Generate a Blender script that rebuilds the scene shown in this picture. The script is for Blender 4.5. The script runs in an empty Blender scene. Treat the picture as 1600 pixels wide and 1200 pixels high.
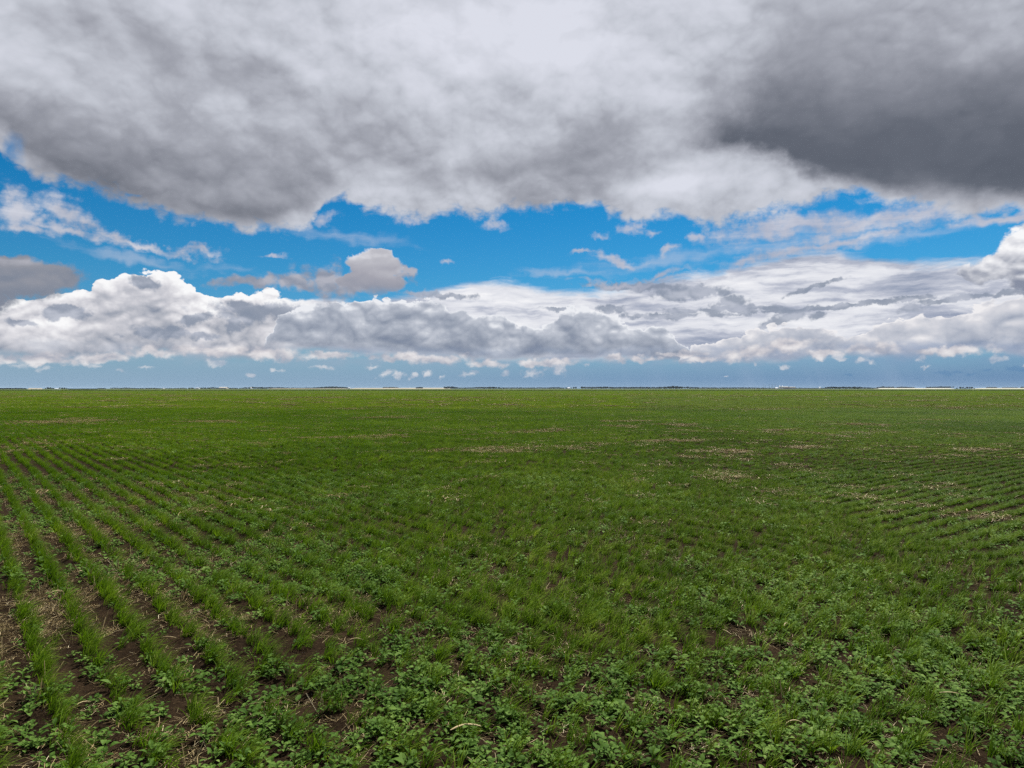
import bpy, math, random
import numpy as np
from mathutils import Vector
R = math.radians
scene = bpy.context.scene

# ------------------------------------------------------------------ camera
CAM_H = 1.8
F = 1100.0            # focal length in pixels of a 1600 wide picture
HZ = 607.0            # height of the horizon in that picture
cam_d = bpy.data.cameras.new('camera')
cam = bpy.data.objects.new('camera', cam_d)
scene.collection.objects.link(cam)
cam_d.sensor_width = 36.0
cam_d.lens = 36.0 * F / 1600.0
cam_d.clip_start = 0.1
cam_d.clip_end = 60000
cam.location = (0, 0, CAM_H)
cam.rotation_euler = (R(90) + math.atan((HZ - 600) / F), 0, 0)
scene.camera = cam

# ------------------------------------------------------------------ sun, sky, exposure
SUN_EL, SUN_AZ = 56.0, 28.0        # azimuth measured from straight ahead (+Y) towards the right
sun_d = bpy.data.lights.new('sun', 'SUN')
sun = bpy.data.objects.new('sun', sun_d)
scene.collection.objects.link(sun)
sun_d.energy = 5.0
sun_d.angle = R(1.5)
sun_d.color = (1.0, 0.965, 0.90)
sv = Vector((math.sin(R(SUN_AZ)) * math.cos(R(SUN_EL)), math.cos(R(SUN_AZ)) * math.cos(R(SUN_EL)), math.sin(R(SUN_EL))))
sun.rotation_euler = sv.to_track_quat('Z', 'Y').to_euler()
scene.view_settings.view_transform = 'Standard'
scene.view_settings.look = 'None'
EXPO = 0.85
scene.view_settings.exposure = EXPO
scene.view_settings.gamma = 1.0

world = bpy.data.worlds.new('World')
scene.world = world
world.use_nodes = True
wt = world.node_tree
wt.nodes.clear()


def s2l(c):
    return tuple(((v / 255.0) / 12.92 if v / 255.0 <= 0.04045 else ((v / 255.0 + 0.055) / 1.055) ** 2.4) for v in c)


class G:
    """small expression builder over a node tree"""
    def __init__(s, t): s.t = t
    def n(s, kind, **kw):
        o = s.t.nodes.new(kind)
        for k, v in kw.items(): setattr(o, k, v)
        return o
    def put(s, inp, v):
        if isinstance(v, X): s.t.links.new(v.s, inp)
        elif isinstance(v, bpy.types.NodeSocket): s.t.links.new(v, inp)
        elif v is not None:
            try: inp.default_value = v
            except Exception: inp.default_value = tuple(v) + (1.0,)
    def m(s, op, a, b=None, c=None, clamp=False):
        o = s.n('ShaderNodeMath', operation=op, use_clamp=clamp)
        for i, v in enumerate((a, b, c)):
            if v is not None: s.put(o.inputs[i], v)
        return X(s, o.outputs[0])
    def vm(s, op, a, b=None, scale=None):
        o = s.n('ShaderNodeVectorMath', operation=op)
        s.put(o.inputs[0], a)
        if b is not None: s.put(o.inputs[1], b)
        if scale is not None: s.put(o.inputs['Scale'], scale)
        return X(s, o.outputs['Value' if op in ('LENGTH', 'DOT_PRODUCT', 'DISTANCE') else 'Vector'])
    def xyz(s, x, y, z):
        o = s.n('ShaderNodeCombineXYZ')
        for i, v in enumerate((x, y, z)): s.put(o.inputs[i], v)
        return X(s, o.outputs[0])
    def sep(s, v):
        o = s.n('ShaderNodeSeparateXYZ'); s.put(o.inputs[0], v)
        return [X(s, o.outputs[i]) for i in range(3)]
    def noise(s, vec, scale, detail=4, rough=0.5, lac=2.0, kind='FBM', col=False, dist=0.0):
        o = s.n('ShaderNodeTexNoise', noise_dimensions='3D', noise_type=kind)
        if kind == 'FBM': o.normalize = True
        s.put(o.inputs['Vector'], vec)
        s.put(o.inputs['Scale'], scale); s.put(o.inputs['Detail'], detail)
        s.put(o.inputs['Roughness'], rough); s.put(o.inputs['Lacunarity'], lac)
        s.put(o.inputs['Distortion'], dist)
        return X(s, o.outputs['Color' if col else 0])
    def ss(s, v, lo, hi, a=0.0, b=1.0):
        o = s.n('ShaderNodeMapRange', interpolation_type='SMOOTHSTEP')
        for i, q in enumerate((v, lo, hi, a, b)): s.put(o.inputs[i], q)
        return X(s, o.outputs[0])
    def lin(s, v, lo, hi, a=0.0, b=1.0):
        o = s.n('ShaderNodeMapRange')
        for i, q in enumerate((v, lo, hi, a, b)): s.put(o.inputs[i], q)
        return X(s, o.outputs[0])
    def mix(s, f, a, b, mode='MIX'):
        o = s.n('ShaderNodeMix', data_type='RGBA', blend_type=mode)
        s.put(o.inputs[0], f); s.put(o.inputs[6], a); s.put(o.inputs[7], b)
        return X(s, o.outputs[2])
    def ramp(s, f, stops, mode='LINEAR'):
        o = s.n('ShaderNodeValToRGB'); s.put(o.inputs[0], f)
        e = o.color_ramp.elements
        o.color_ramp.interpolation = mode
        while len(e) < len(stops): e.new(0.5)
        for i, (p, c) in enumerate(stops):
            e[i].position = p; e[i].color = tuple(c) + (1.0,)
        return X(s, o.outputs[0])
    def ramp_v(s, f, stops):
        return s.ramp(f, [(p, (v, v, v)) for p, v in stops])
    def curve(s, f, pts):
        """pts: (x, y) with x, y in 0..1"""
        o = s.n('ShaderNodeFloatCurve'); s.put(o.inputs['Value'], f)
        c = o.mapping.curves[0]
        pts = sorted(pts)
        while len(c.points) < len(pts): c.points.new(0.5, 0.5)
        for q, (x, y) in zip(c.points, pts):
            q.location = (x, y); q.handle_type = 'AUTO_CLAMPED'
        o.mapping.update()
        return X(s, o.outputs[0])


class X:
    def __init__(s, g, sock): s.g = g; s.s = sock
    def __add__(s, o): return s.g.m('ADD', s, o)
    def __radd__(s, o): return s.g.m('ADD', s, o)
    def __sub__(s, o): return s.g.m('SUBTRACT', s, o)
    def __rsub__(s, o): return s.g.m('SUBTRACT', o, s)
    def __mul__(s, o): return s.g.m('MULTIPLY', s, o)
    def __rmul__(s, o): return s.g.m('MULTIPLY', s, o)
    def max(s, o): return s.g.m('MAXIMUM', s, o)
    def min(s, o): return s.g.m('MINIMUM', s, o)


g = G(wt)


# directions of the sky are given as (u, v): compass bearing and height above the horizon.
# az / el (degrees) of a point measured on the photograph:
def azel(px, py):
    a = math.atan((px - 800) / F)
    return math.degrees(a), math.degrees(math.atan((HZ - py) / F * math.cos(a)))


tc = g.n('ShaderNodeTexCoord')
D = X(g, tc.outputs['Generated'])
dx, dy, dz = g.sep(D)
az = g.m('ARCTAN2', dx, dy) * 57.29578
el = g.m('ARCSINE', dz) * 57.29578
S = g.vm('SCALE', D, scale=57.29578)                       # sphere in degrees
# warp used by every cloud edge
w1 = g.vm('SUBTRACT', g.noise(S, 0.16, 4, 0.55, col=True), (0.5, 0.5, 0.5))
w2 = g.vm('SUBTRACT', g.noise(S, 0.75, 4, 0.6, col=True), (0.5, 0.5, 0.5))
P0 = g.xyz(az, el, 0.0)
PA = g.vm('ADD', P0, g.vm('MULTIPLY', w1, (7.0, 4.0, 0.0)))       # strong slow warp
PB = g.vm('ADD', P0, g.vm('MULTIPLY', w2, (1.6, 1.3, 0.0)))       # fine warp for small clouds
PC = g.vm('ADD', PA, g.vm('MULTIPLY', w2, (1.6, 1.3, 0.0)))


TOK = [None]        # the spots are evaluated one after another, which keeps the shader within its memory


def ell(px, py, rx, ry, rot=0.0, P=PB):
    """1 in the middle of the ellipse, 0 on its edge, negative outside (sizes in degrees of sky)"""
    a, e = azel(px, py)
    ca = math.cos(R(a))
    if TOK[0] is not None:
        q = g.n('ShaderNodeVectorMath', operation='MULTIPLY_ADD')
        g.put(q.inputs[0], TOK[0]); q.inputs[1].default_value = (1e-7, 1e-7, 1e-7); g.put(q.inputs[2], P)
        P = X(g, q.outputs[0])
    o = g.n('ShaderNodeMapping', vector_type='TEXTURE')
    g.put(o.inputs['Vector'], P)
    o.inputs['Location'].default_value = (a, e, 0)
    o.inputs['Rotation'].default_value = (0, 0, R(rot))
    o.inputs['Scale'].default_value = (rx / 19.2 * ca * ca, ry / 19.2 * ca, 1)
    r = 1.0 - g.vm('LENGTH', X(g, o.outputs[0]))
    TOK[0] = r
    return r


def smax(vals, k=0.0):
    r = vals[0]
    for v in vals[1:]:
        if k: r = g.m('SMOOTH_MAX', r, v, k)
        else: r = r.max(v)
    return r


def blob(px, py, rx, ry, rot=0.0, P=PB):
    """soft 0..1 spot"""
    return g.ss(ell(px, py, rx, ry, rot, P), 0.0, 1.0)


EMAX = 40.0


def edge(azs, pts):
    """height (degrees) of an outline traced through photo points, as a function of bearing"""
    o = []
    for x, y in pts:
        a, e = azel(x, y)
        o.append(((a + 50) / 100, e / EMAX))
    f = g.lin(azs, -50, 50, 0, 1)
    return g.curve(f, o) * EMAX


azA, elA, _ = g.sep(PA)
azB, elB, _ = g.sep(PB)

# --- clear sky
sky = g.n('ShaderNodeTexSky', sky_type='NISHITA')
sky.sun_disc = False
sky.sun_elevation = R(SUN_EL); sky.sun_rotation = R(SUN_AZ)
sky.altitude = 500; sky.air_density = 1.0; sky.dust_density = 0.6; sky.ozone_density = 2.0
SKY_K = 0.11
clear = g.mix(1.0, X(g, sky.outputs[0]), g.ramp(g.lin(el, 0, 40), [
    (0.0, (.34, .50, .76)), (0.08, (.28, .55, .75)), (0.22, (.13, .54, .76)), (0.40, (.03, .49, .76)), (1.0, (.03, .42, .74))]), 'MULTIPLY')
lv = 1.0 / SKY_K


def C(r, gg, b):            # a colour as seen in the picture, brought to sky units
    return tuple(v * 2 ** -EXPO for v in s2l((r, gg, b)))


def scol(f, stops):
    return g.ramp(f, [(p, C(*c)) for p, c in stops])


# everything cloud-like is mixed in display-linear units; the clear sky is brought to them first
img = g.vm('SCALE', clear, scale=SKY_K * 2 ** -EXPO)
#CLOUDS
UP = (0.13, -0.06, 0.34)


def billow(vec, scale, detail, rough=0.5):
    """rounded lumps parted by creases, about -1..1"""
    a = None; amp = 1.0; tot = 0.0
    for i in range(detail):
        nz = g.noise(vec, scale * 2.03 ** i, 0, 0.5)
        t = g.m('ABSOLUTE', nz * 2.0 - 1.0) * (amp * 2.2)
        a = t if a is None else a + t
        tot += amp; amp *= rough
    return a * (1.0 / tot) - 0.42


Ss = g.vm('MULTIPLY', S, (1.0, 1.0, 1.5))
Ss2 = g.vm('MULTIPLY', g.vm('ADD', S, UP), (1.0, 1.0, 1.5))
bil = billow(Ss, 0.42, 5, 0.56)
bc = billow(Ss, 0.34, 4, 0.42)
bc_up = billow(Ss2, 0.34, 4, 0.42)
relief = (bc - bc_up) * 1.25                 # > 0 where a lump faces the light
fine = g.noise(S, 1.3, 5, 0.6) - 0.5
mid = g.noise(S, 0.33, 5, 0.55) - 0.5
broad = g.noise(S, 0.085, 4, 0.5) - 0.5
SK = g.vm('MULTIPLY', g.vm('ADD', g.vm('ADD', P0, g.vm('MULTIPLY', w1, (3.0, 1.1, 0.0))), g.vm('MULTIPLY', w2, (0.8, 0.35, 0.0))), (0.5, 2.9, 1.0))  # flat streaks
streak = g.noise(SK, 0.30, 6, 0.6) - 0.5
SK2 = g.vm('ADD', SK, (0, 0.8, 0))
streak_up = g.noise(SK2, 0.30, 6, 0.6) - 0.5

# --- haze towards the horizon and rain-blue under the bank
img = g.mix(g.ss(el, 4.2, 0.3) * 0.85, img, scol(g.lin(az, -38, 38), [(0.0, (142, 171, 196)), (0.35, (132, 163, 192)), (0.6, (112, 147, 185)), (1.0, (93, 130, 175))]))
img = g.mix(g.ss(el, 0.9, 0.0) * 0.35, img, C(142, 172, 200) )
base_sky = img
rain = g.ss(g.noise(g.vm('MULTIPLY', g.vm('ADD', P0, g.xyz(el * 0.35, 0, 0)), (1.0, 0.08, 1)), 0.30, 3, 0.5), 0.42, 0.72) * g.ss(el, 3.6, 0.6) * g.ss(az, -8, 22)
img = g.mix(rain * 0.30, img, C(150, 172, 200))

# --- A: the pale bank, all round the horizon
tA = edge(azA, [(-40, 470), (0, 470), (60, 462), (130, 455), (170, 440), (205, 428), (245, 426), (285, 436), (305, 452), (330, 462), (400, 455), (440, 466), (500, 462), (560, 466),
                (640, 452), (700, 447), (740, 436), (800, 434), (850, 446), (920, 448), (970, 440), (1030, 424), (1090, 422), (1140, 412), (1190, 398), (1260, 384), (1320, 388), (1380, 398), (1460, 400), (1520, 398), (1600, 392)])
bA = edge(azB, [(0, 556), (80, 562), (160, 560), (230, 552), (300, 556), (400, 562), (440, 552), (500, 548), (600, 556), (700, 560), (800, 566), (900, 566), (1000, 562), (1080, 566),
                (1130, 562), (1200, 564), (1260, 558), (1330, 553), (1400, 556), (1480, 552), (1540, 548), (1600, 556)])
left = g.ss(az, -12.0, -19.0)                # 1 over the cumulus on the left, 0 over the flat sheets on the right
hA = (tA - el) + bil * 0.75 * left + streak * 2.2 * (1.0 - left) + fine * 0.25
aA = g.ss(hA, 0.0, g.lin(left, 0, 1, 0.9, 0.12)) * g.ss((el - bA) + bil * 0.4 + mid * 0.5, -0.35, 0.55)
frac = g.m('DIVIDE', el - bA, (tA - bA).max(0.5))       # 0 at the base, 1 on top
sheet = g.lin(streak * 1.0 + (streak_up - streak) * 1.2 + broad * 0.5, -0.22, 0.24, 0.0, 1.0)
cSheet = scol(sheet, [(0.0, (150, 160, 182)), (0.30, (186, 191, 206)), (0.55, (222, 224, 232)), (0.8, (236, 237, 242)), (1.0, (246, 246, 249))])
cumL = g.lin(relief * 0.36 + bc * 0.34 + bil * 0.06 + frac * 0.40 + mid * 1.3 + g.ss(hA, 1.0, 0.1) * 0.24, -0.34, 0.62, 0.0, 1.0)
cCumL = scol(cumL, [(0.0, (138, 147, 164)), (0.3, (178, 181, 191)), (0.55, (205, 205, 212)), (0.78, (230, 229, 233)), (1.0, (250, 250, 251))])
cA = g.mix(left, cSheet, cCumL)
cA = g.mix(g.ss(frac, 0.22, -0.05) * 0.55, cA, C(150, 160, 178))
# --- thin high grey veil above the sheets on the right
img = g.mix(aA, img, cA)

# --- D: grey scraps drifting in front of the bank
scraps = smax([ell(95, 488, 46, 11, 4), ell(400, 486, 90, 19, 2), ell(300, 500, 40, 10, 18), ell(255, 521, 60, 12), ell(318, 524, 28, 9), ell(362, 508, 17, 15, -20),
               ell(30, 503, 40, 7), ell(228, 441, 26, 9, -10), ell(872, 485, 34, 5), ell(955, 483, 26, 7), ell(1075, 456, 70, 13, 3), ell(1000, 447, 110, 9, -2),
               ell(1140, 474, 36, 13, 4), ell(1228, 497, 48, 12, 18), ell(1040, 493, 80, 6), ell(1275, 493, 14, 9), ell(1310, 478, 230, 5, 3), ell(1500, 466, 130, 6, 4),
               ell(1160, 483, 130, 7, 0), ell(690, 462, 70, 6, -3), ell(1275, 448, 44, 5, 14), ell(1420, 482, 30, 10)])
aD = g.ss(scraps + bil * 0.55 + fine * 1.2 + streak * 0.6, 0.0, 0.5)
cD = g.mix(g.ss(relief + mid, -0.35, 0.5), C(134, 145, 164), C(176, 182, 197))
img = g.mix(aD * 0.85, img, cD)


# --- B, C: two grey ranks of cumulus in front
def rank(top, base, k, stops, P_bil=bil, soft=0.12, lump=0.9):
    t = edge(azB, top); b = edge(azB, base)
    h = (t - el) + P_bil * lump + fine * 0.2
    a = g.ss(h, 0.0, soft) * g.ss((el - b) + P_bil * 0.3, -0.3, 0.4)
    f = g.m('DIVIDE', el - b, (t - b).max(0.4))
    sh = g.lin(relief * 0.30 + bc * 0.38 + P_bil * 0.06 + f * 0.55 + mid * 1.1 + g.ss(h, 0.4, 0.0) * 0.26, -0.20, k * 0.9, 0.0, 1.0)
    return a, scol(sh, stops)


a, c = rank([(380, 640), (405, 560), (425, 515), (445, 484), (490, 474), (545, 470), (600, 468), (650, 470), (690, 480), (740, 490), (780, 492), (830, 512), (860, 500), (890, 484), (930, 488),
             (965, 494), (990, 512), (1020, 508), (1045, 520), (1075, 545), (1100, 640)],
            [(400, 545), (430, 538), (480, 542), (560, 546), (620, 552), (700, 556), (780, 562), (860, 556), (950, 556), (1040, 560), (1100, 560)], 0.95,
            [(0.0, (126, 137, 158)), (0.25, (144, 153, 170)), (0.5, (168, 175, 189)), (0.72, (194, 199, 210)), (0.95, (236, 238, 243))])
img = g.mix(a, img, c)
bil2 = billow(g.vm('ADD', Ss, (31.0, 7.0, 3.0)), 0.55, 4, 0.55)
a, c = rank([(1040, 640), (1070, 555), (1090, 540), (1130, 530), (1175, 520), (1215, 510), (1260, 508), (1290, 522), (1330, 524), (1370, 505), (1420, 494), (1470, 492), (1510, 486), (1560, 470), (1600, 462)],
            [(1000, 566), (1060, 566), (1100, 562), (1180, 564), (1240, 560), (1300, 553), (1380, 556), (1470, 552), (1540, 546), (1600, 556)], 0.88,
            [(0.0, (148, 158, 178)), (0.3, (176, 182, 196)), (0.58, (198, 201, 211)), (0.8, (218, 218, 224)), (1.0, (240, 238, 240))], P_bil=bil2)
img = g.mix(a, img, c)

under = g.ss(el + mid * 0.8, 1.2, 2.4) * g.ss(el + bil * 0.4, 3.6, 2.9) * g.ss(streak + mid, -0.3, 0.25)
img = g.mix(under * 0.5, img, scol(g.lin(az, -36, 36), [(0.0, (168, 178, 194)), (0.5, (152, 166, 190)), (1.0, (120, 146, 184))]))
# --- bright low cumulus ragged along the foot of the bank
low = smax([ell(60, 562, 90, 9), ell(150, 558, 60, 9), ell(240, 549, 60, 10), ell(330, 547, 80, 9), ell(420, 552, 60, 10, -3), ell(520, 553, 50, 7), ell(610, 558, 45, 7), ell(690, 562, 55, 9),
            ell(760, 569, 40, 7), ell(850, 566, 60, 7), ell(965, 560, 26, 7), ell(1010, 562, 30, 5), ell(1065, 553, 40, 5), ell(1100, 563, 24, 6), ell(1170, 552, 50, 12, 5), ell(1235, 540, 38, 13),
            ell(1360, 545, 60, 11), ell(1290, 552, 40, 7), ell(1480, 547, 70, 7)])
aL = g.ss(low + bil * 0.9 + fine * 0.9 + streak * 0.5, -0.15, 0.75)
img = g.mix(aL * 0.85, img, scol(g.lin(relief + bil * 0.4, -0.35, 0.5), [(0.0, (176, 178, 190)), (0.5, (212, 208, 212)), (1.0, (238, 234, 234))]))
puffs = smax([ell(340, 567, 16, 6), ell(435, 577, 11, 4), ell(395, 585, 9, 3), ell(505, 573, 18, 4), ell(580, 573, 12, 4), ell(600, 585, 16, 5, 20), ell(625, 583, 10, 5), ell(645, 587, 9, 4), ell(665, 585, 8, 5),
              ell(690, 587, 6, 3, 30), ell(735, 583, 22, 5), ell(790, 583, 10, 6), ell(835, 583, 18, 8), ell(868, 577, 18, 9), ell(918, 567, 8, 4), ell(1135, 587, 4, 3), ell(1180, 571, 5, 4),
              ell(1225, 572, 6, 4), ell(1350, 563, 16, 5), ell(1310, 560, 14, 5), ell(1443, 560, 10, 6), ell(1447, 572, 6, 3), ell(1555, 561, 16, 6), ell(1596, 569, 6, 4), ell(75, 578, 14, 4),
              ell(30, 572, 20, 4), ell(150, 571, 12, 4), ell(190, 580, 14, 3), ell(120, 557, 10, 6), ell(230, 575, 20, 3)])
aP = g.ss(puffs + bil * 1.0 + fine * 2.4, -0.1, 0.9)
img = g.mix(aP * g.lin(az, -38, -10, 0.40, 0.72), img, scol(g.lin(relief + bil * 0.3, -0.3, 0.4), [(0.0, (176, 184, 200)), (1.0, (232, 230, 232))]))
dk = smax([ell(1475, 581, 20, 4), ell(1495, 578, 14, 3), ell(1590, 576, 24, 5), ell(1545, 579, 14, 3), ell(1325, 586, 12, 2), ell(1520, 581, 10, 2)])
img = g.mix(g.ss(dk + fine * 0.9, 0.0, 0.6) * 0.6, img, C(96, 136, 176))

# --- F: middle cumulus above the bank
fl = smax([ell(495, 440, 38, 22, 0, PC), ell(540, 448, 46, 14, 0, PC), ell(458, 446, 26, 11, 0, PC), ell(380, 443, 56, 11, 0, PC), ell(640, 436, 22, 8, 0, PC), ell(655, 430, 12, 5, 0, PC)])
img = g.mix(g.ss(fl + bil * 0.6 + fine * 0.9 + mid * 0.6, -0.25, 0.6) * 0.95, img, scol(g.lin(relief + bil * 0.2 + mid, -0.3, 0.4), [(0.0, (146, 151, 166)), (1.0, (180, 180, 190))]))
pf = smax([ell(588, 418, 38, 29), ell(586, 436, 50, 24), ell(600, 404, 24, 17), ell(566, 412, 22, 18), ell(548, 440, 26, 14)], 0.2)
hpf = pf + bil * 0.34 + fine * 0.12
img = g.mix(g.ss(hpf, 0.0, 0.22) * g.ss(el + mid * 0.8, 6.9, 8.2), img, scol(g.lin(relief * 0.22 + g.lin(el, 7.0, 10.6) * 0.85 + mid * 0.3 + g.ss(hpf, 0.25, 0.0) * 0.25, 0.0, 1.0),
            [(0.0, (140, 146, 162)), (0.45, (165, 165, 176)), (0.8, (190, 190, 198)), (1.0, (226, 226, 232))]))
lf = smax([ell(20, 440, 100, 34, 0, PB), ell(70, 430, 70, 26, 0, PB), ell(30, 418, 50, 20), ell(-30, 470, 60, 30)], 0.2)
hl = lf + bil * 0.3
img = g.mix(g.ss(hl, 0.0, 0.35), img, scol(g.lin(relief * 0.4 + g.lin(el, 6.0, 10.0) * 0.7 + mid * 0.4, 0.0, 0.9), [(0.0, (128, 136, 152)), (0.5, (146, 149, 160)), (1.0, (184, 184, 194))]))
rc = smax([ell(1600, 410, 90, 30, 10), ell(1570, 418, 60, 22, 20), ell(1610, 390, 50, 38), ell(1640, 400, 80, 60), ell(1530, 424, 40, 14)], 0.2)
hr = rc + bil * 0.36
img = g.mix(g.ss(hr, 0.0, 0.2), img, scol(g.lin(relief * 0.8 + g.lin(el + (az - 35) * -0.12, 6.6, 9.6) * 0.9 + mid * 0.5, 0.0, 0.95), [(0.0, (136, 143, 162)), (0.35, (172, 176, 188)), (0.7, (222, 223, 229)), (1.0, (248, 248, 250))]))

# --- G: thin sheets and scraps in the blue gap
wis = smax([ell(120, 352, 110, 9, -6, PC), ell(220, 368, 110, 7, -12, PC), ell(310, 388, 40, 6, -4, PC), ell(20, 320, 46, 34, 0, PC), ell(110, 325, 52, 22, -20, PC), ell(150, 340, 30, 14, -30, PC), ell(40, 350, 60, 10, 0, PC)])
img = g.mix(g.ss(wis + streak * 1.6 + fine * 1.8, -0.35, 1.0) * 0.9, img, scol(g.lin(streak + mid, -0.3, 0.3), [(0.0, (172, 174, 188)), (1.0, (222, 222, 230))]))
w3 = smax([ell(1230, 352, 130, 20, 6, PC), ell(1330, 342, 130, 17, 5, PC), ell(1430, 332, 140, 16, 4, PC), ell(1560, 334, 90, 10, 0, PC), ell(1310, 374, 170, 10, 7, PC), ell(1230, 392, 100, 12, 10, PC), ell(1280, 365, 30, 14, 20, PC),
           ell(1170, 408, 60, 10, 14, PC), ell(1040, 392, 26, 5, 18, PC), ell(1020, 426, 50, 6, 10, PC), ell(970, 402, 36, 8, -8, PC), ell(930, 397, 20, 4, 0, PC), ell(1000, 435, 90, 5, 2, PC)])
img = g.mix(g.ss(w3 + streak * 1.6 + fine * 1.4, -0.35, 1.0) * 0.92, img, scol(g.lin(streak + mid * 0.8, -0.3, 0.3), [(0.0, (164, 171, 190)), (0.6, (190, 192, 206)), (1.0, (214, 214, 223))]))
veil = smax([ell(1050, 400, 170, 16, 8, PC), ell(1240, 372, 220, 18, 6, PC), ell(1450, 362, 160, 12, 4, PC), ell(900, 428, 140, 9, 2, PC), ell(520, 372, 160, 14, -4, PC), ell(240, 400, 200, 12, -6, PC)])
img = g.mix(g.ss(veil + streak * 2.4 + mid * 1.2, 0.0, 1.3) * 0.42, img, C(196, 204, 220))
sm = smax([ell(938, 369, 20, 6), ell(984, 359, 22, 10), ell(1000, 352, 20, 8), ell(1088, 373, 16, 5), ell(425, 399, 22, 3), ell(700, 410, 12, 4), ell(770, 353, 22, 8), ell(505, 343, 22, 9, 20), ell(640, 346, 26, 7), ell(1020, 362, 14, 5)])
img = g.mix(g.ss(sm + bil * 0.4 + fine * 2.6 + streak, -0.3, 1.3) * 0.8, img, C(196, 197, 210))

# --- H: the near deck that fills the upper sky
tH = edge(azA, [(-60, 200), (0, 222), (30, 262), (70, 288), (120, 296), (180, 314), (250, 337), (320, 352), (400, 364), (450, 364), (478, 345), (500, 316), (530, 314), (560, 330), (600, 342), (650, 350), (700, 338),
                (760, 346), (810, 334), (870, 334), (915, 322), (950, 340), (1000, 352), (1050, 344), (1110, 360), (1160, 352), (1220, 336), (1290, 318), (1350, 312), (1420, 322), (1500, 338), (1600, 340)])
hH = (el - tH) + bil * 1.1 + fine * 0.9 + mid * 1.2
aH = g.ss(hH, -0.1, 1.0)
gap = smax([blob(20, 235, 24, 34), blob(1320, 306, 46, 9, 8, PC)])
aH = g.m('MULTIPLY', aH, 1.0 - gap * 0.75)
Sd = g.vm('MULTIPLY', g.vm('ADD', S, g.vm('MULTIPLY', w1, (3.0, 3.0, 3.0))), (1.0, 1.0, 1.45))
bd = billow(Sd, 0.105, 5, 0.52)
bd2 = billow(g.vm('ADD', Sd, (0.5, -0.2, 1.5)), 0.105, 5, 0.52)
rd = bd - bd2
# tone of the deck: light where it is thin, dark under the thick parts
tone = 0.83 + broad * 0.14 + rd * 0.20 + bd * 0.12


def add(t, w, *e, lo=0.0, hi=1.0):
    return t + g.ss(ell(*e), lo, hi) * w


for w, e in [(0.14, (760, 60, 420, 130, -4, PA)), (-0.24, (400, 110, 130, 60, -30, PA)), (-0.20, (180, 60, 280, 90, -10, PA)), (-0.24, (935, 215, 140, 90, 0, PA)), (-0.17, (790, 170, 110, 80, 0, PA)), (-0.22, (850, 270, 260, 60, 0, PA)), (0.20, (1060, 290, 110, 26, 0, PA)), (0.18, (700, 250, 50, 40, 0, PA)),
             (-0.26, (580, 210, 200, 110, -10, PA)), (-0.16, (660, 290, 120, 60, 0, PA)), (-0.10, (1090, 320, 200, 50, 0, PA)), (-0.12, (840, 300, 200, 40, 0, PA))]:
    tone = add(tone, w, *e)
# the heavy grey mass on the left
eL = edge(azB, [(-60, 185), (0, 205), (40, 252), (90, 280), (150, 306), (230, 328), (320, 346), (400, 358), (470, 336), (520, 300), (600, 275), (700, 260)])
tL = edge(azB, [(0, 100), (100, 110), (190, 128), (290, 122), (350, 140), (430, 165), (490, 205), (530, 255), (600, 300)])
dL = (el - eL) + mid * 1.6 + bil * 0.3
fL = g.m('DIVIDE', dL, (tL - eL).max(1.5), clamp=True)
mL = g.ss(dL, -0.8, 1.2) * g.ss((tL - el) + bil * 1.6 + mid * 2.4, -0.2, 1.6) * g.ss(az + mid * 6.0, -9.0, -17.0)
tone = tone - mL * g.ramp_v(fL, [(0.0, .18), (0.14, .34), (0.35, .30), (0.6, .20), (0.85, .08), (1.0, .02)])
tone = tone - g.ss(az + el * 0.25, -10.0, -36.0) * g.ss(el, 22.0, 13.0) * 0.12
# the darkest mass on the right
eR = edge(azB, [(1000, 250), (1040, 248), (1090, 244), (1150, 238), (1210, 250), (1260, 278), (1320, 296), (1400, 304), (1500, 310), (1600, 318)])
dR = (el - eR) + mid * 1.3 + bil * 0.5
mR = g.ss(dR, -0.5, 1.3) * g.ss(az - (el - 17.5) * 0.8 + mid * 7.0 + bil * 1.5, 8.5, 20.0)
mR2 = g.ramp_v(g.lin(dR + g.ss(az, 30, 12) * 1.5, 0, 20), [(0.0, .50), (0.10, .64), (0.26, .56), (0.42, .36), (0.6, .18), (1.0, .04)])
tone = tone - mR * (mR2 + 0.04 + broad * 0.5 + rd * 0.16) * g.lin(g.ss(ell(1550, 45, 120, 70, 25, PA), 0.0, 1.0), 0, 1, 1.0, 0.45)
tone = tone - g.ss(hH, 2.6, 0.2) * 0.07 + (relief * 0.05 + bc * 0.05 + bil * 0.05) * g.ss(tone, 0.1, 0.7) * g.ss(tone, 1.0, 0.8) + (streak_up - streak) * 0.03
DECK = [(0.0, (80, 83, 92)), (0.2, (100, 103, 112)), (0.40, (134, 136, 145)), (0.60, (165, 167, 176)), (0.80, (197, 200, 209)), (1.0, (222, 224, 234))]
cH = scol(tone, DECK)
img = g.mix(aH * 0.97, img, cH)
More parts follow.
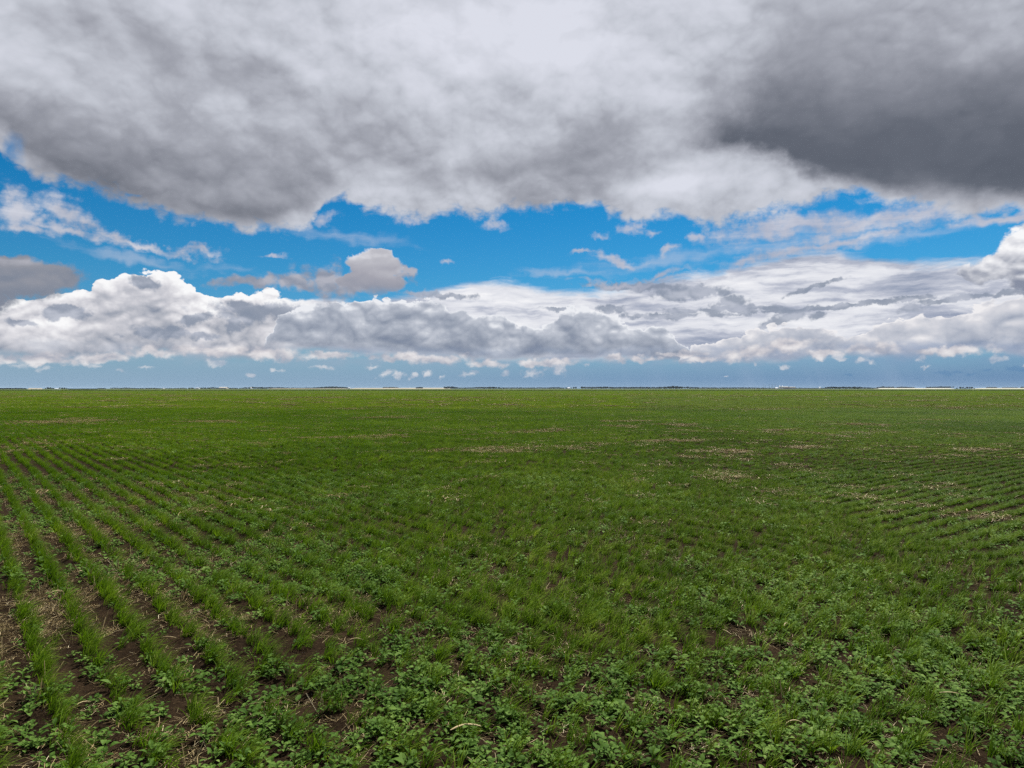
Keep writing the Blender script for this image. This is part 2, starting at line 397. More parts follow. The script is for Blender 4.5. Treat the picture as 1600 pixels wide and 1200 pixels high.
#ENDCLOUDS
# the rest of the dome (overhead and behind) carries the same deck and bank, drawn with fewer nodes;
# the detailed part melts into it well outside the picture
bank0 = g.mix(g.ss(el + mid * 6.0, 10.0, 8.2) * g.ss(el + mid * 2.0, 2.0, 3.4), base_sky, g.mix(g.ss(mid + fine * .4, -.3, .3), C(165, 172, 188), C(232, 232, 238)))
simple = g.mix(g.ss(el + mid * 8.0, 14.0, 17.5) * 0.97, bank0, scol(0.76 + broad * 0.30 + mid * 0.26, DECK))
inside = g.ss(el, 38.5, 33.0) * g.ss(g.m('ABSOLUTE', az), 58.0, 48.0)
img = g.mix(inside, simple, img)
gate = g.m('GREATER_THAN', inside, 0.0)
bgs = []
for c_ in (simple, img):
    bg = g.n('ShaderNodeBackground')
    g.put(bg.inputs['Color'], g.vm('SCALE', c_, scale=1.0 / SKY_K))
    bg.inputs['Strength'].default_value = SKY_K
    bgs.append(bg)
ms = g.n('ShaderNodeMixShader')
g.put(ms.inputs[0], gate)
wt.links.new(bgs[0].outputs[0], ms.inputs[1]); wt.links.new(bgs[1].outputs[0], ms.inputs[2])
wo = g.n('ShaderNodeOutputWorld')
wt.links.new(ms.outputs[0], wo.inputs[0])
world.cycles.sampling_method = 'MANUAL'
world.cycles.sample_map_resolution = 256
scene.cycles.use_denoising = False
scene.cycles.max_bounces = 4
scene.cycles.diffuse_bounces = 2
scene.cycles.glossy_bounces = 1
scene.cycles.transmission_bounces = 2
scene.cycles.volume_bounces = 0
scene.cycles.caustics_reflective = False
scene.cycles.caustics_refractive = False
# ==== GROUND
rng = np.random.default_rng(7)
col = scene.collection


def tag(o, label=None, cat=None, group=None, kind=None):
    if label: o['label'] = label
    if cat: o['category'] = cat
    if group: o['group'] = group
    if kind: o['kind'] = kind
    return o


def mesh(name, V, Fc, mats=(), smooth=False, mi=None):
    me = bpy.data.meshes.new(name)
    me.from_pydata([tuple(v) for v in V], [], [tuple(f) for f in Fc])
    for m_ in mats: me.materials.append(m_)
    if mi is not None: me.polygons.foreach_set('material_index', mi)
    if smooth: me.polygons.foreach_set('use_smooth', [True] * len(me.polygons))
    me.update()
    return me


def obj(name, me, parent=None, link=True):
    o = bpy.data.objects.new(name, me)
    if link: col.objects.link(o)
    if parent: o.parent = parent
    return o


# ---- smooth random fields
class Field:
    def __init__(s, seed, size):
        s.r = np.random.default_rng(seed).random((256, 256)); s.k = 1.0 / size
    def __call__(s, x, y):
        x = np.asarray(x) * s.k + 1000.37; y = np.asarray(y) * s.k + 1000.71
        xi = np.floor(x).astype(int); yi = np.floor(y).astype(int)
        fx = x - xi; fy = y - yi
        fx = fx * fx * (3 - 2 * fx); fy = fy * fy * (3 - 2 * fy)
        r = s.r
        a = r[xi % 256, yi % 256]; b = r[(xi + 1) % 256, yi % 256]
        c = r[xi % 256, (yi + 1) % 256]; d = r[(xi + 1) % 256, (yi + 1) % 256]
        return a * (1 - fx) * (1 - fy) + b * fx * (1 - fy) + c * (1 - fx) * fy + d * fx * fy


def fbm(fs, x, y): return sum(f(x, y) / 2 ** i for i, f in enumerate(fs)) / sum(1 / 2 ** i for i in range(len(fs)))


F_patch = [Field(1, 2.2), Field(2, 1.0), Field(3, 0.45)]
F_big = [Field(4, 14), Field(5, 6)]
F_weed = [Field(6, 1.6), Field(7, 0.6), Field(8, 0.25)]
F_clod = [Field(9, 0.35), Field(10, 0.13), Field(11, 0.05)]
F_straw = [Field(12, 1.1), Field(13, 0.4)]
F_und = [Field(14, 3.0), Field(15, 9.0)]

# ---- seed rows: two straight runs joined by a round turn (the drill went round the corner of the field)
NA = np.array([-0.783, -0.622]); NB = np.array([0.59, -0.807]); RC = np.array([4.6, 8.9])
ROW = 0.30


def rows(x, y):
    a = NA[0] * (x - RC[0]) + NA[1] * (y - RC[1])
    b = NB[0] * (x - RC[0]) + NB[1] * (y - RC[1])
    ap = np.maximum(a, 0); bp = np.maximum(b, 0)
    h = np.hypot(ap, bp)
    u = np.where(h > 0, h, np.maximum(a, b))
    wa = np.where(h > 0, ap / np.maximum(h, 1e-6), (a >= b) * 1.0)
    wb = np.where(h > 0, bp / np.maximum(h, 1e-6), (a < b) * 1.0)
    gx = wa * NA[0] + wb * NB[0]; gy = wa * NA[1] + wb * NB[1]
    n = np.hypot(gx, gy)
    return u, gx / n, gy / n


def height(x, y):
    x = np.asarray(x, float); y = np.asarray(y, float)
    r = np.hypot(x, y)
    u, _, _ = rows(x, y)
    near = np.clip(1.2 - r / 60, 0, 1)
    z = (fbm(F_clod, x, y) - 0.5) * 0.045 * near + (fbm(F_und, x, y) - 0.5) * 0.06 * np.clip(1.5 - r / 200, 0, 1)
    z = z + np.cos(u / ROW * 2 * np.pi) * 0.010 * near
    return z


def gp(px, py):
    d = CAM_H * F / (py - HZ)
    return np.array([(px - 800) / F * d, d])


# places where old straw lies thick and the crop is thin (photo point, half length and depth in metres)
BARE = [(95, 659, 2.2, 2.0), (115, 655, 1.4, 1.5), (735, 706, 0.9, 0.5), (780, 703, 0.7, 0.5), (810, 707, 0.5, 0.4), (850, 674, 0.9, 0.9), (815, 676, 0.5, 0.9), (940, 696, 0.8, 0.4), (880, 699, 0.7, 0.4), (905, 702, 0.6, 0.3),
        (975, 659, 1.2, 0.9), (955, 667, 0.7, 0.7), (1058, 665, 0.9, 0.8), (610, 653, 1.6, 1.0), (530, 686, 1.1, 0.4), (600, 683, 0.8, 0.4), (764, 668, 0.5, 0.6), (1085, 714, 0.6, 0.4), (1130, 707, 0.6, 0.4),
        (1215, 673, 1.2, 0.8), (1345, 665, 0.9, 0.8), (1460, 657, 1.0, 0.8), (1350, 740, 0.25, 0.2), (1410, 747, 0.4, 0.2), (215, 793, 0.2, 0.2), (440, 635, 2.5, 2.0), (640, 627, 4, 3), (600, 631, 2, 2), (1050, 690, 0.8, 0.4),
        (1515, 810, 0.3, 0.15), (1240, 700, 0.6, 0.4), (1540, 706, 0.6, 0.3), (1160, 750, 0.4, 0.2), (520, 622, 6, 4), (700, 622, 5, 4), (1190, 640, 2, 1.5), (1500, 640, 2, 1.0), (560, 640, 2, 1.2), (330, 660, 1.6, 1.2)]
BG = [(*gp(a, b), c, d) for a, b, c, d in BARE]


def bare(x, y):
    s = np.zeros_like(x)
    w = (fbm(F_patch, x, y) - 0.5) * 1.6
    for bx, by, rx, ry in BG:
        q = 1 - np.hypot((x - bx) / (rx * 1.3), (y - by) / (ry * 1.3))
        s = np.maximum(s, np.clip((q + w * 1.2) * 1.4, 0, 0.55) * (q > -0.6))
    return s


# ---- materials
def material(name, build):
    m_ = bpy.data.materials.new(name); m_.use_nodes = True
    m_.node_tree.nodes.clear()
    h = G(m_.node_tree)
    out = h.n('ShaderNodeOutputMaterial')
    sh = build(h)
    m_.node_tree.links.new(sh, out.inputs[0])
    return m_


def bsdf(h, colr, rough=0.8, spec=0.3, normal=None):
    p = h.n('ShaderNodeBsdfPrincipled')
    h.put(p.inputs['Base Color'], colr); h.put(p.inputs['Roughness'], rough)
    p.inputs['Specular IOR Level'].default_value = spec
    if normal is not None: h.put(p.inputs['Normal'], normal)
    return p.outputs[0]


def wpos(h):
    q = h.n('ShaderNodeNewGeometry'); return X(h, q.outputs['Position'])


def bump(h, hgt, strength=0.5, dist=0.02):
    b = h.n('ShaderNodeBump'); b.inputs['Strength'].default_value = strength; b.inputs['Distance'].default_value = dist
    h.put(b.inputs['Height'], hgt); return X(h, b.outputs[0])


def leafmat(name, stops, trans=0.3, rough=0.5, patch=None):
    def build(h):
        info = h.n('ShaderNodeObjectInfo'); rnd = X(h, info.outputs['Random'])
        q = h.n('ShaderNodeNewGeometry')
        isl = X(h, q.outputs['Random Per Island'])
        pos = X(h, q.outputs['Position'])
        big = h.noise(pos, 0.11, 3, 0.55) - 0.5
        sm_ = h.noise(pos, 1.1, 3, 0.6) - 0.5
        v = rnd * 0.34 + isl * 0.46 + big * 0.9 + sm_ * 0.8 + 0.10
        c = h.ramp(v, stops)
        p = bsdf(h, c, rough, 0.04)
        tr = h.n('ShaderNodeBsdfTranslucent'); h.put(tr.inputs[0], h.mix(1.0, c, (1.0, 1.15, 0.45), 'MULTIPLY'))
        mx = h.n('ShaderNodeMixShader'); mx.inputs[0].default_value = trans
        h.t.links.new(p, mx.inputs[1]); h.t.links.new(tr.outputs[0], mx.inputs[2])
        return mx.outputs[0]
    return material(name, build)


M_grass = leafmat('grass_blade', [(0.0, (.034, .068, .006)), (0.35, (.068, .126, .009)), (0.65, (.118, .188, .014)), (0.88, (.185, .245, .028)), (1.0, (.30, .30, .08))], 0.35, 0.5)
M_grass_lit = leafmat('grass_blade_lit_tone', [(0.0, (.055, .085, .010)), (0.35, (.092, .140, .014)), (0.65, (.130, .178, .022)), (0.88, (.22, .25, .035)), (1.0, (.33, .31, .10))], 0.38, 0.5)  # yellower far blades; brighter light than on the near crop painted into the colour
M_weed = leafmat('broad_leaf', [(0.0, (.024, .054, .008)), (0.4, (.050, .100, .015)), (0.75, (.100, .168, .032)), (1.0, (.19, .26, .07))], 0.25, 0.6)


def b_straw(h):
    info = h.n('ShaderNodeObjectInfo')
    q = h.n('ShaderNodeNewGeometry')
    c = h.ramp(X(h, q.outputs['Random Per Island']) * 0.7 + X(h, info.outputs['Random']) * 0.3, [(0.0, (.12, .085, .034)), (0.4, (.28, .21, .095)), (0.8, (.45, .36, .19)), (1.0, (.68, .61, .43))])
    return bsdf(h, c, 0.6, 0.3)


M_straw = material('dry_straw', b_straw)


def b_soil(h):
    pos = wpos(h)
    r = h.vm('LENGTH', h.vm('MULTIPLY', pos, (1, 1, 0)))
    n1 = h.noise(pos, 2.2, 6, 0.65); n2 = h.noise(pos, 22, 5, 0.7); n3 = h.noise(pos, 90, 3, 0.6)
    soil = h.ramp(n1 * 0.5 + n2 * 0.35 + n3 * 0.15, [(0.25, (.007, .0045, .0027)), (0.5, (.018, .0115, .0065)), (0.72, (.045, .029, .016))])
    # chaff: short pale flecks
    ch = h.noise(h.vm('MULTIPLY', pos, (1, 2.6, 1)), 34, 4, 0.7)
    soil = h.mix(h.ss(ch, 0.60, 0.74) * 0.6, soil, (.24, .165, .085))
    # beyond the reach of single plants the crop closes into one cover
    g1 = h.noise(h.vm('MULTIPLY', pos, (0.5, 1.6, 1)), 0.06, 5, 0.6); g2 = h.noise(pos, 0.9, 4, 0.65)
    crop = h.ramp(g1 * 0.6 + g2 * 0.4, [(0.3, (.072, .110, .014)), (0.5, (.096, .138, .018)), (0.7, (.130, .165, .030))])  # far cover, with the same painted-in brightness as the far blades
    c = h.mix(h.ss(r, 40.0, 130.0), soil, crop)
    # neighbouring land past the field edge
    nb = h.ramp(h.noise(h.vm('MULTIPLY', pos, (1, .3, 1)), 0.004, 4, 0.5), [(0.35, (.045, .065, .022)), (0.5, (.060, .075, .028)), (0.7, (.042, .062, .020))])
    _, py_, _ = h.sep(pos)
    c = h.mix(h.ss(py_, 560.0, 575.0), c, nb)
    nrm = bump(h, n1 * 0.3 + n2 * 0.5 + n3 * 0.2, 1.0, 0.07)
    return bsdf(h, c, 0.95, 0.02, nrm)


M_soil = material('field_soil', b_soil)

# ---- the ground: one sheet from under the camera to the horizon
ang = np.concatenate([np.arange(-62, 62.01, 0.3), np.arange(66, 297.9, 4.0)])
rad = np.concatenate([[0.0], np.exp(np.linspace(math.log(0.6), math.log(9000), 520))])
A_, R_ = np.meshgrid(np.radians(ang), rad)
gx = np.sin(A_) * R_; gy = np.cos(A_) * R_
gz = height(gx, gy)
NAg = len(ang); NR = len(rad)
Vv = np.stack([gx, gy, gz], -1).reshape(-1, 3)
idx = np.arange(NAg * NR).reshape(NR, NAg)
nx = np.roll(idx, -1, axis=1)
quads = np.stack([idx[:-1], idx[1:], nx[1:], nx[:-1]], -1).reshape(-1, 4)
me = bpy.data.meshes.new('ground')
me.vertices.add(len(Vv)); me.vertices.foreach_set('co', Vv.ravel())
me.loops.add(len(quads) * 4); me.loops.foreach_set('vertex_index', quads.ravel().astype(np.int32))
me.polygons.add(len(quads)); me.polygons.foreach_set('loop_start', np.arange(0, len(quads) * 4, 4, dtype=np.int32))
me.materials.append(M_soil); me.update(calc_edges=True); me.validate()
me.polygons.foreach_set('use_smooth', [True] * len(me.polygons))
ground = tag(obj('ground', me), 'dark brown field soil with chaff, running green to the horizon', kind='structure')


# ---- plant shapes
def ribbon(V, Fc, pts, widths, side):
    b = len(V)
    for p, w in zip(pts, widths):
        V.append(p - side * w / 2); V.append(p + side * w / 2)
    for i in range(len(pts) - 1):
        k = b + 2 * i
        Fc.append((k, k + 1, k + 3, k + 2))


def tuft(seed, n, spread_u, spread_v, lo, hi, wid, segs=4, wind=0.9, floppy=1.0):
    """a clump of grass blades, bent over by a wind towards +X; spread_u along the row (local X), spread_v across"""
    r = np.random.default_rng(seed); V, Fc = [], []
    for _ in range(n):
        L = r.uniform(lo, hi); w = wid * r.uniform(0.7, 1.3)
        b = np.array([r.uniform(-spread_u, spread_u), r.normal(0, spread_v), -0.01])
        # wind from the left; each blade fans out a bit
        d = np.array([wind + r.normal(0, .45), r.normal(0.15, .5), 0.0])
        lean0 = r.uniform(-0.1, 0.45); lean1 = lean0 + r.uniform(0.6, 1.75) * floppy
        dn = d / max(np.linalg.norm(d), .2)
        L *= (0.85 if abs(b[1]) > spread_v * 1.2 else 1.0)
        s_ = np.array([-dn[1], dn[0], 0.0])
        tw = r.uniform(-0.9, 0.9); side = s_ * math.cos(tw) + dn * math.sin(tw) * 0.8
        p = b.copy(); pts = [p.copy()]
        for i in range(segs):
            t = (i + 0.5) / segs; a = lean0 + (lean1 - lean0) * t
            p = p + (np.array([0, 0, 1.0]) * math.cos(a) + dn * math.sin(a)) * L / segs
            pts.append(p.copy())
        ws = [w * (1 - (i / segs) ** 2.2) * (0.65 + 0.35 * min(1, i)) + 0.0004 for i in range(segs + 1)]
        ribbon(V, Fc, pts, ws, side)
    return V, Fc


def leaf(V, Fc, base, dirv, up, L, W, curl=0.3):
    side = np.cross(dirv, up); side /= np.linalg.norm(side); up = np.cross(side, dirv)
    b = len(V)
    prof = [(0.0, 0.06), (0.22, 0.72), (0.5, 1.0), (0.78, 0.72), (1.0, 0.05)]
    for t, w in prof:
        c = base + dirv * L * t + up * (math.sin(t * 2.6) * curl * L * 0.35 - curl * L * 0.5 * t * t)
        V.append(c - side * W / 2 * w + up * W * 0.12 * w); V.append(c); V.append(c + side * W / 2 * w + up * W * 0.12 * w)
    for i in range(len(prof) - 1):
        k = b + 3 * i
        Fc.append((k, k + 1, k + 4, k + 3)); Fc.append((k + 1, k + 2, k + 5, k + 4))


def weed(seed, nplants, spread, hi=0.07, leafL=(0.018, 0.042), nleaf=(6, 12), wr=0.62):
    r = np.random.default_rng(seed); V, Fc = [], []
    for _ in range(nplants):
        c = np.array([r.normal(0, spread), r.normal(0, spread), 0.0])
        H = r.uniform(0.4, 1.0) * hi
        n = r.integers(*nleaf)
        for i in range(n):
            a = i * 2.4 + r.uniform(-.4, .4)
            d = np.array([math.cos(a), math.sin(a), 0.0])
            t = i / n
            z = H * (0.25 + 0.75 * t)
            rad_ = r.uniform(0.004, 0.035) * (1.15 - t)
            top = c + d * rad_ + np.array([0, 0, z])
            ribbon(V, Fc, [c + np.array([0, 0, z * 0.3]), top], [0.0022, 0.0015], np.array([-d[1], d[0], 0]))
            el_ = r.uniform(-0.25, 0.55) + t * 0.3
            dv = d * math.cos(el_) + np.array([0, 0, 1]) * math.sin(el_)
            L = r.uniform(*leafL) * (1.1 - 0.4 * t)
            leaf(V, Fc, top, dv, np.array([0, 0, 1.0]) + d * -0.2, L, L * wr * r.uniform(.8, 1.15), r.uniform(0.1, 0.6))
    return V, Fc


def straws(seed, n, spread, L=(0.03, 0.15), w=0.0019, h=0.015):
    r = np.random.default_rng(seed); V, Fc = [], []
    for _ in range(n):
        a = r.uniform(0, math.pi); d = np.array([math.cos(a), math.sin(a), r.normal(0, 0.06)])
        c = np.array([r.normal(0, spread), r.normal(0, spread), r.uniform(0.003, h)])
        l = r.uniform(*L); bend = np.array([-d[1], d[0], 0.4]) * r.normal(0, .12) * l
        pts = [c - d * l / 2, c + bend, c + d * l / 2]
        ww = w * r.uniform(.6, 1.5)
        s_ = np.array([-d[1], d[0], 0.0])
        ribbon(V, Fc, pts, [ww] * 3, s_); ribbon(V, Fc, pts, [ww * .5] * 3, np.array([0, 0, 1.0]))
    return V, Fc


def clover_stub(seed):
    """a short standing stubble bunch"""
    r = np.random.default_rng(seed); V, Fc = [], []
    for _ in range(5):
        c = np.array([r.normal(0, .015), r.normal(0, .03), 0.0]); tip = c + np.array([r.normal(0, .03), r.normal(0, .03), r.uniform(.04, .11)])
        ribbon(V, Fc, [c, tip], [.004, .0035], np.array([1.0, 0, 0])); ribbon(V, Fc, [c, tip], [.004, .0035], np.array([0, 1.0, 0]))
    return V, Fc


def protos(name, mat, shapes):
    c = bpy.data.collections.new(name)
    for i, (V, Fc) in enumerate(shapes):
        me = mesh('%s_%02d' % (name, i), V, Fc, [mat])
        o = bpy.data.objects.new('%s_%02d' % (name, i), me); c.objects.link(o)
    return c


def scatter(name, P, rot, scl, ncoll, coll, mat, label):
    """one object whose points each carry a plant of the collection"""
    n = len(P)
    me = bpy.data.meshes.new(name)
    me.vertices.add(n); me.vertices.foreach_set('co', np.ascontiguousarray(P, dtype=np.float32).ravel())
    at = me.attributes.new('rot', 'FLOAT_VECTOR', 'POINT'); at.data.foreach_set('vector', np.ascontiguousarray(rot, dtype=np.float32).ravel())
    at = me.attributes.new('scl', 'FLOAT', 'POINT'); at.data.foreach_set('value', np.ascontiguousarray(scl, dtype=np.float32))
    at = me.attributes.new('pick', 'INT', 'POINT'); at.data.foreach_set('value', rng.integers(0, ncoll, n).astype(np.int32))
    o = obj(name, me)
    ng = bpy.data.node_groups.new(name, 'GeometryNodeTree')
    ng.interface.new_socket('Geometry', in_out='INPUT', socket_type='NodeSocketGeometry')
    ng.interface.new_socket('Geometry', in_out='OUTPUT', socket_type='NodeSocketGeometry')
    N = ng.nodes; Lk = ng.links
    gi = N.new('NodeGroupInput'); go = N.new('NodeGroupOutput')
    ci = N.new('GeometryNodeCollectionInfo'); ci.inputs['Collection'].default_value = coll
    ci.inputs['Separate Children'].default_value = True; ci.inputs['Reset Children'].default_value = True
    ip = N.new('GeometryNodeInstanceOnPoints')
    ip.inputs['Pick Instance'].default_value = True

    def attr(nm, ty):
        a = N.new('GeometryNodeInputNamedAttribute'); a.data_type = ty; a.inputs['Name'].default_value = nm
        return a.outputs[0]
    e2r = N.new('FunctionNodeEulerToRotation')
    Lk.new(attr('rot', 'FLOAT_VECTOR'), e2r.inputs[0])
    Lk.new(gi.outputs[0], ip.inputs['Points']); Lk.new(ci.outputs[0], ip.inputs['Instance'])
    Lk.new(attr('pick', 'INT'), ip.inputs['Instance Index'])
    Lk.new(e2r.outputs[0], ip.inputs['Rotation']); Lk.new(attr('scl', 'FLOAT'), ip.inputs['Scale'])
    Lk.new(ip.outputs[0], go.inputs[0])
    mod = o.modifiers.new('plants', 'NODES'); mod.node_group = ng
    tag(o, label, kind='stuff')
    return o


def area_points(y0, y1, dens, margin=1.3, k=0.76):
    """random points over the wedge of land in view between two distances (and a step to its sides)"""
    A = k * (y1 * y1 - y0 * y0) + 2 * margin * (y1 - y0)
    n = int(A * dens)
    out = []
    m_ = 0
    while m_ < n:
        y = np.sqrt(rng.uniform(y0 * y0, y1 * y1, n)); y = np.where(rng.random(n) < 0.0, y, y)
        hw = k * y + margin
        x = rng.uniform(-1, 1, n) * hw
        out.append(np.stack([x, y], 1)); m_ += n
    return np.concatenate(out)[:n]


def snap(P, jit):
    x, y = P[:, 0], P[:, 1]
    u, gx_, gy_ = rows(x, y)
    d = u - np.round(u / ROW) * ROW - rng.normal(0, jit, len(x))
    return np.stack([x - gx_ * d, y - gy_ * d], 1), np.arctan2(-gx_, gy_) + np.pi    # tangent heading


def put(P): return np.column_stack([P, height(P[:, 0], P[:, 1])])


def keep(P, prob): return P[rng.random(len(P)) < prob]


def clearness(P):
    """1 where the drill rows stand apart with bare soil between them (the left of the picture), 0 where all has closed"""
    x, y = P[:, 0], P[:, 1]
    a = np.degrees(np.arctan2(x, y))
    return np.clip((-8 - a) / 16, 0, 1) * np.clip((26 - y) / 14, 0, 1)


# ---- young cereal in drill rows
CG1 = protos('blade_clumps', M_grass, [tuft(100 + i, 19, 0.024, 0.012, 0.08, 0.185, 0.0046) for i in range(9)])
CG2 = protos('blade_clumps_mid', M_grass, [tuft(120 + i, 26, 0.050, 0.020, 0.08, 0.165, 0.0062, segs=3) for i in range(6)])
CG3 = protos('blade_clumps_far', M_grass_lit, [tuft(140 + i, 90, 0.50, 0.040, 0.08, 0.16, 0.020, segs=2, wind=0.3) for i in range(5)])
CG4 = protos('blade_clumps_farthest', M_grass_lit, [tuft(160 + i, 120, 1.5, 0.9, 0.12, 0.22, 0.07, segs=2, wind=0.3) for i in range(4)])
CG0 = protos('blade_clumps_tall', M_grass, [tuft(180 + i, 16, 0.02, 0.015, 0.13, 0.24, 0.0058, segs=5) for i in range(5)])
CW1 = protos('leaf_clumps', M_weed, [weed(200 + i, 2, 0.04, leafL=(0.018, 0.045)) for i in range(8)])
CW2 = protos('leaf_clumps_mid', M_weed, [weed(220 + i, 4, 0.07, leafL=(0.026, 0.05), nleaf=(5, 8)) for i in range(5)])
CW0 = protos('big_leaf_plants', M_weed, [weed(240 + i, 1, 0.0, hi=0.10, leafL=(0.04, 0.065), nleaf=(6, 9), wr=0.55) for i in range(5)])
CS1 = protos('straw_bits', M_straw, [straws(300 + i, 12, 0.06) for i in range(6)] + [clover_stub(330 + i) for i in range(1)])
CS2 = protos('straw_mats', M_straw, [straws(320 + i, 34, 0.16, L=(0.05, 0.2), w=0.006, h=0.02) for i in range(4)])


def eul(n, yaw=0.4, tilt=0.12):
    return np.column_stack([rng.normal(0, tilt, n), rng.normal(0, tilt, n), rng.normal(0, yaw, n)])


def vigour(P):
    return 0.80 + 0.34 * fbm(F_big, P[:, 0], P[:, 1]) - 0.26 * rightrows(P)


def closed(P):
    a = np.degrees(np.arctan2(P[:, 0], P[:, 1]))
    return (1 - clearness(P)) * (1 - 0.8 * rightrows(P)) * (1 - 0.99 * np.clip((a - 6) / 12, 0, 1) * np.clip((P[:, 1] - 5.5) / 2, 0, 1) * np.clip((44 - P[:, 1]) / 12, 0, 1))


def rightrows(P):
    a = np.degrees(np.arctan2(P[:, 0], P[:, 1]))
    w = np.maximum(np.clip((a - 4) / 12, 0, 1) * np.clip((P[:, 1] - 5.5) / 2.0, 0, 1), 0.5 * np.clip((P[:, 1] - 7.5) / 3.0, 0, 1) * np.clip((24 - P[:, 1]) / 8, 0, 1))
    return w * np.clip((40 - P[:, 1]) / 12, 0, 1)


# near rows
P = area_points(1.6, 15, 112)
P, th = snap(P, 0.018)
pr = np.clip(1.45 - 1.5 * np.abs(fbm(F_patch, P[:, 0], P[:, 1]) - 0.42) * 1.6, 0.15, 1) * (1 - 0.85 * bare(P[:, 0], P[:, 1]))
thin = np.clip((fbm(F_patch, P[:, 0] * 1.3 + 50, P[:, 1] * 1.3) - 0.50) * 7, 0, 1) * (1 - 0.6 * clearness(P))
rr = rightrows(P)
P = keep(P, (pr * (1 - 0.6 * thin)) * (1 - rr) + rr * (1 - 0.85 * bare(P[:, 0], P[:, 1])))
E_ = area_points(6, 15, 90); E_, _ = snap(E_, 0.012); E_ = keep(E_, rightrows(E_) * (1 - 0.9 * bare(E_[:, 0], E_[:, 1])))
P1 = np.concatenate([P, E_])
# strays between the rows, towards the middle and right of the field
Q = area_points(1.6, 15, 50)
Q = keep(Q, closed(Q) * np.clip((fbm(F_patch, Q[:, 0] + 9, Q[:, 1] + 4) - 0.34) * 3.5, 0.05, 1) * (1 - bare(Q[:, 0], Q[:, 1])))
P = np.concatenate([P1, Q])
scatter('young_cereal_crop', put(P), eul(len(P)), vigour(P) * rng.uniform(0.72, 1.15, len(P)), 9, CG1, M_grass, 'bright green wind-bent cereal blades in drill rows nearest the viewer')

T = area_points(1.6, 9, 9)
T = keep(T, np.clip((fbm(F_patch, T[:, 0] * 1.7 + 20, T[:, 1] * 1.7) - 0.45) * 6, 0, 1) * (0.35 + 0.65 * (T[:, 0] > -0.5)))
scatter('young_cereal_crop', put(T), eul(len(T)), rng.uniform(0.7, 1.1, len(T)), 5, CG0, M_grass, 'taller broad-bladed grass tufts standing among the seedlings near the viewer')

P = area_points(14.5, 62, 46)
P, th = snap(P, 0.015)
P = keep(P, np.maximum(rightrows(P), np.clip(1.25 - 0.8 * np.abs(fbm(F_patch, P[:, 0], P[:, 1]) - 0.45), 0.3, 1)) * (1 - 0.85 * bare(P[:, 0], P[:, 1])))
Q = area_points(14.5, 62, 34)
Q = keep(Q, np.maximum(closed(Q), np.clip((Q[:, 1] - 17) / 12, 0, 0.9)) * (1 - bare(Q[:, 0], Q[:, 1])))
E_ = area_points(14.5, 40, 32); E_, _ = snap(E_, 0.012); E_ = keep(E_, rightrows(E_) * (1 - 0.9 * bare(E_[:, 0], E_[:, 1])))
P = np.concatenate([P, Q, E_])
scatter('young_cereal_crop', put(P), eul(len(P)), vigour(P) * rng.uniform(0.85, 1.15, len(P)), 6, CG2, M_grass, 'green cereal rows in the middle distance of the field')

P = area_points(60, 175, 3.6)
P, th = snap(P, 0.05)
P = keep(P, 0.95 * (1 - 0.8 * bare(P[:, 0], P[:, 1])))
x, y = P[:, 0], P[:, 1]
_, gx_, gy_ = rows(x, y)
e = eul(len(P), 0.03, 0.0); e[:, 2] += np.arctan2(gx_, -gy_)
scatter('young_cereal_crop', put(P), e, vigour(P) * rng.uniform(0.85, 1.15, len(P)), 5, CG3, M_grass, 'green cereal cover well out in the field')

P = area_points(170, 555, 0.30)
P = keep(P, np.full(len(P), 0.95))
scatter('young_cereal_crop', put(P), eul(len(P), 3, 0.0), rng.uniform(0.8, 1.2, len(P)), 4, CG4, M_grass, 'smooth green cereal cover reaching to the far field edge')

# ---- broad-leaved seedlings between the rows
P = area_points(1.6, 15, 185)
x, y = P[:, 0], P[:, 1]
wd = fbm(F_weed, x, y)
side = 1 - 0.45 * clearness(P)
pr = np.clip((wd - 0.36) * 3.2, 0.06, 0.8) * side * np.clip(1.6 - y / 18, 0.35, 1) * (1 - 0.75 * rightrows(P)) * (1 - 0.7 * bare(x, y))
P = keep(P, pr)
e = eul(len(P), 3.0, 0.15)
scatter('broadleaf_seedlings', put(P), e, rng.uniform(0.6, 1.25, len(P)), 8, CW1, M_weed, 'low round-leaved green seedlings filling the ground between cereal rows')
P = area_points(1.6, 11, 16)
P = keep(P, np.clip((fbm(F_weed, P[:, 0] + 3, P[:, 1]) - 0.42) * 4, 0, 1))
scatter('broadleaf_seedlings', put(P), eul(len(P), 3.0, 0.15), rng.uniform(0.6, 1.2, len(P)), 5, CW0, M_weed, 'larger broad-leaved plants with pointed oval leaves near the viewer')
P = area_points(14, 60, 9)
P = keep(P, np.clip((fbm(F_weed, P[:, 0] / 3, P[:, 1] / 3) - 0.36) * 4, 0, 1) * (1 - 0.8 * bare(P[:, 0], P[:, 1])) * np.clip(1.5 - P[:, 1] / 60, 0.2, 1) * (1 - 0.8 * rightrows(P)))
scatter('broadleaf_seedlings', put(P), eul(len(P), 3.0, 0.1), rng.uniform(0.8, 1.4, len(P)), 5, CW2, M_weed, 'pale green leafy patches among the cereal further out')

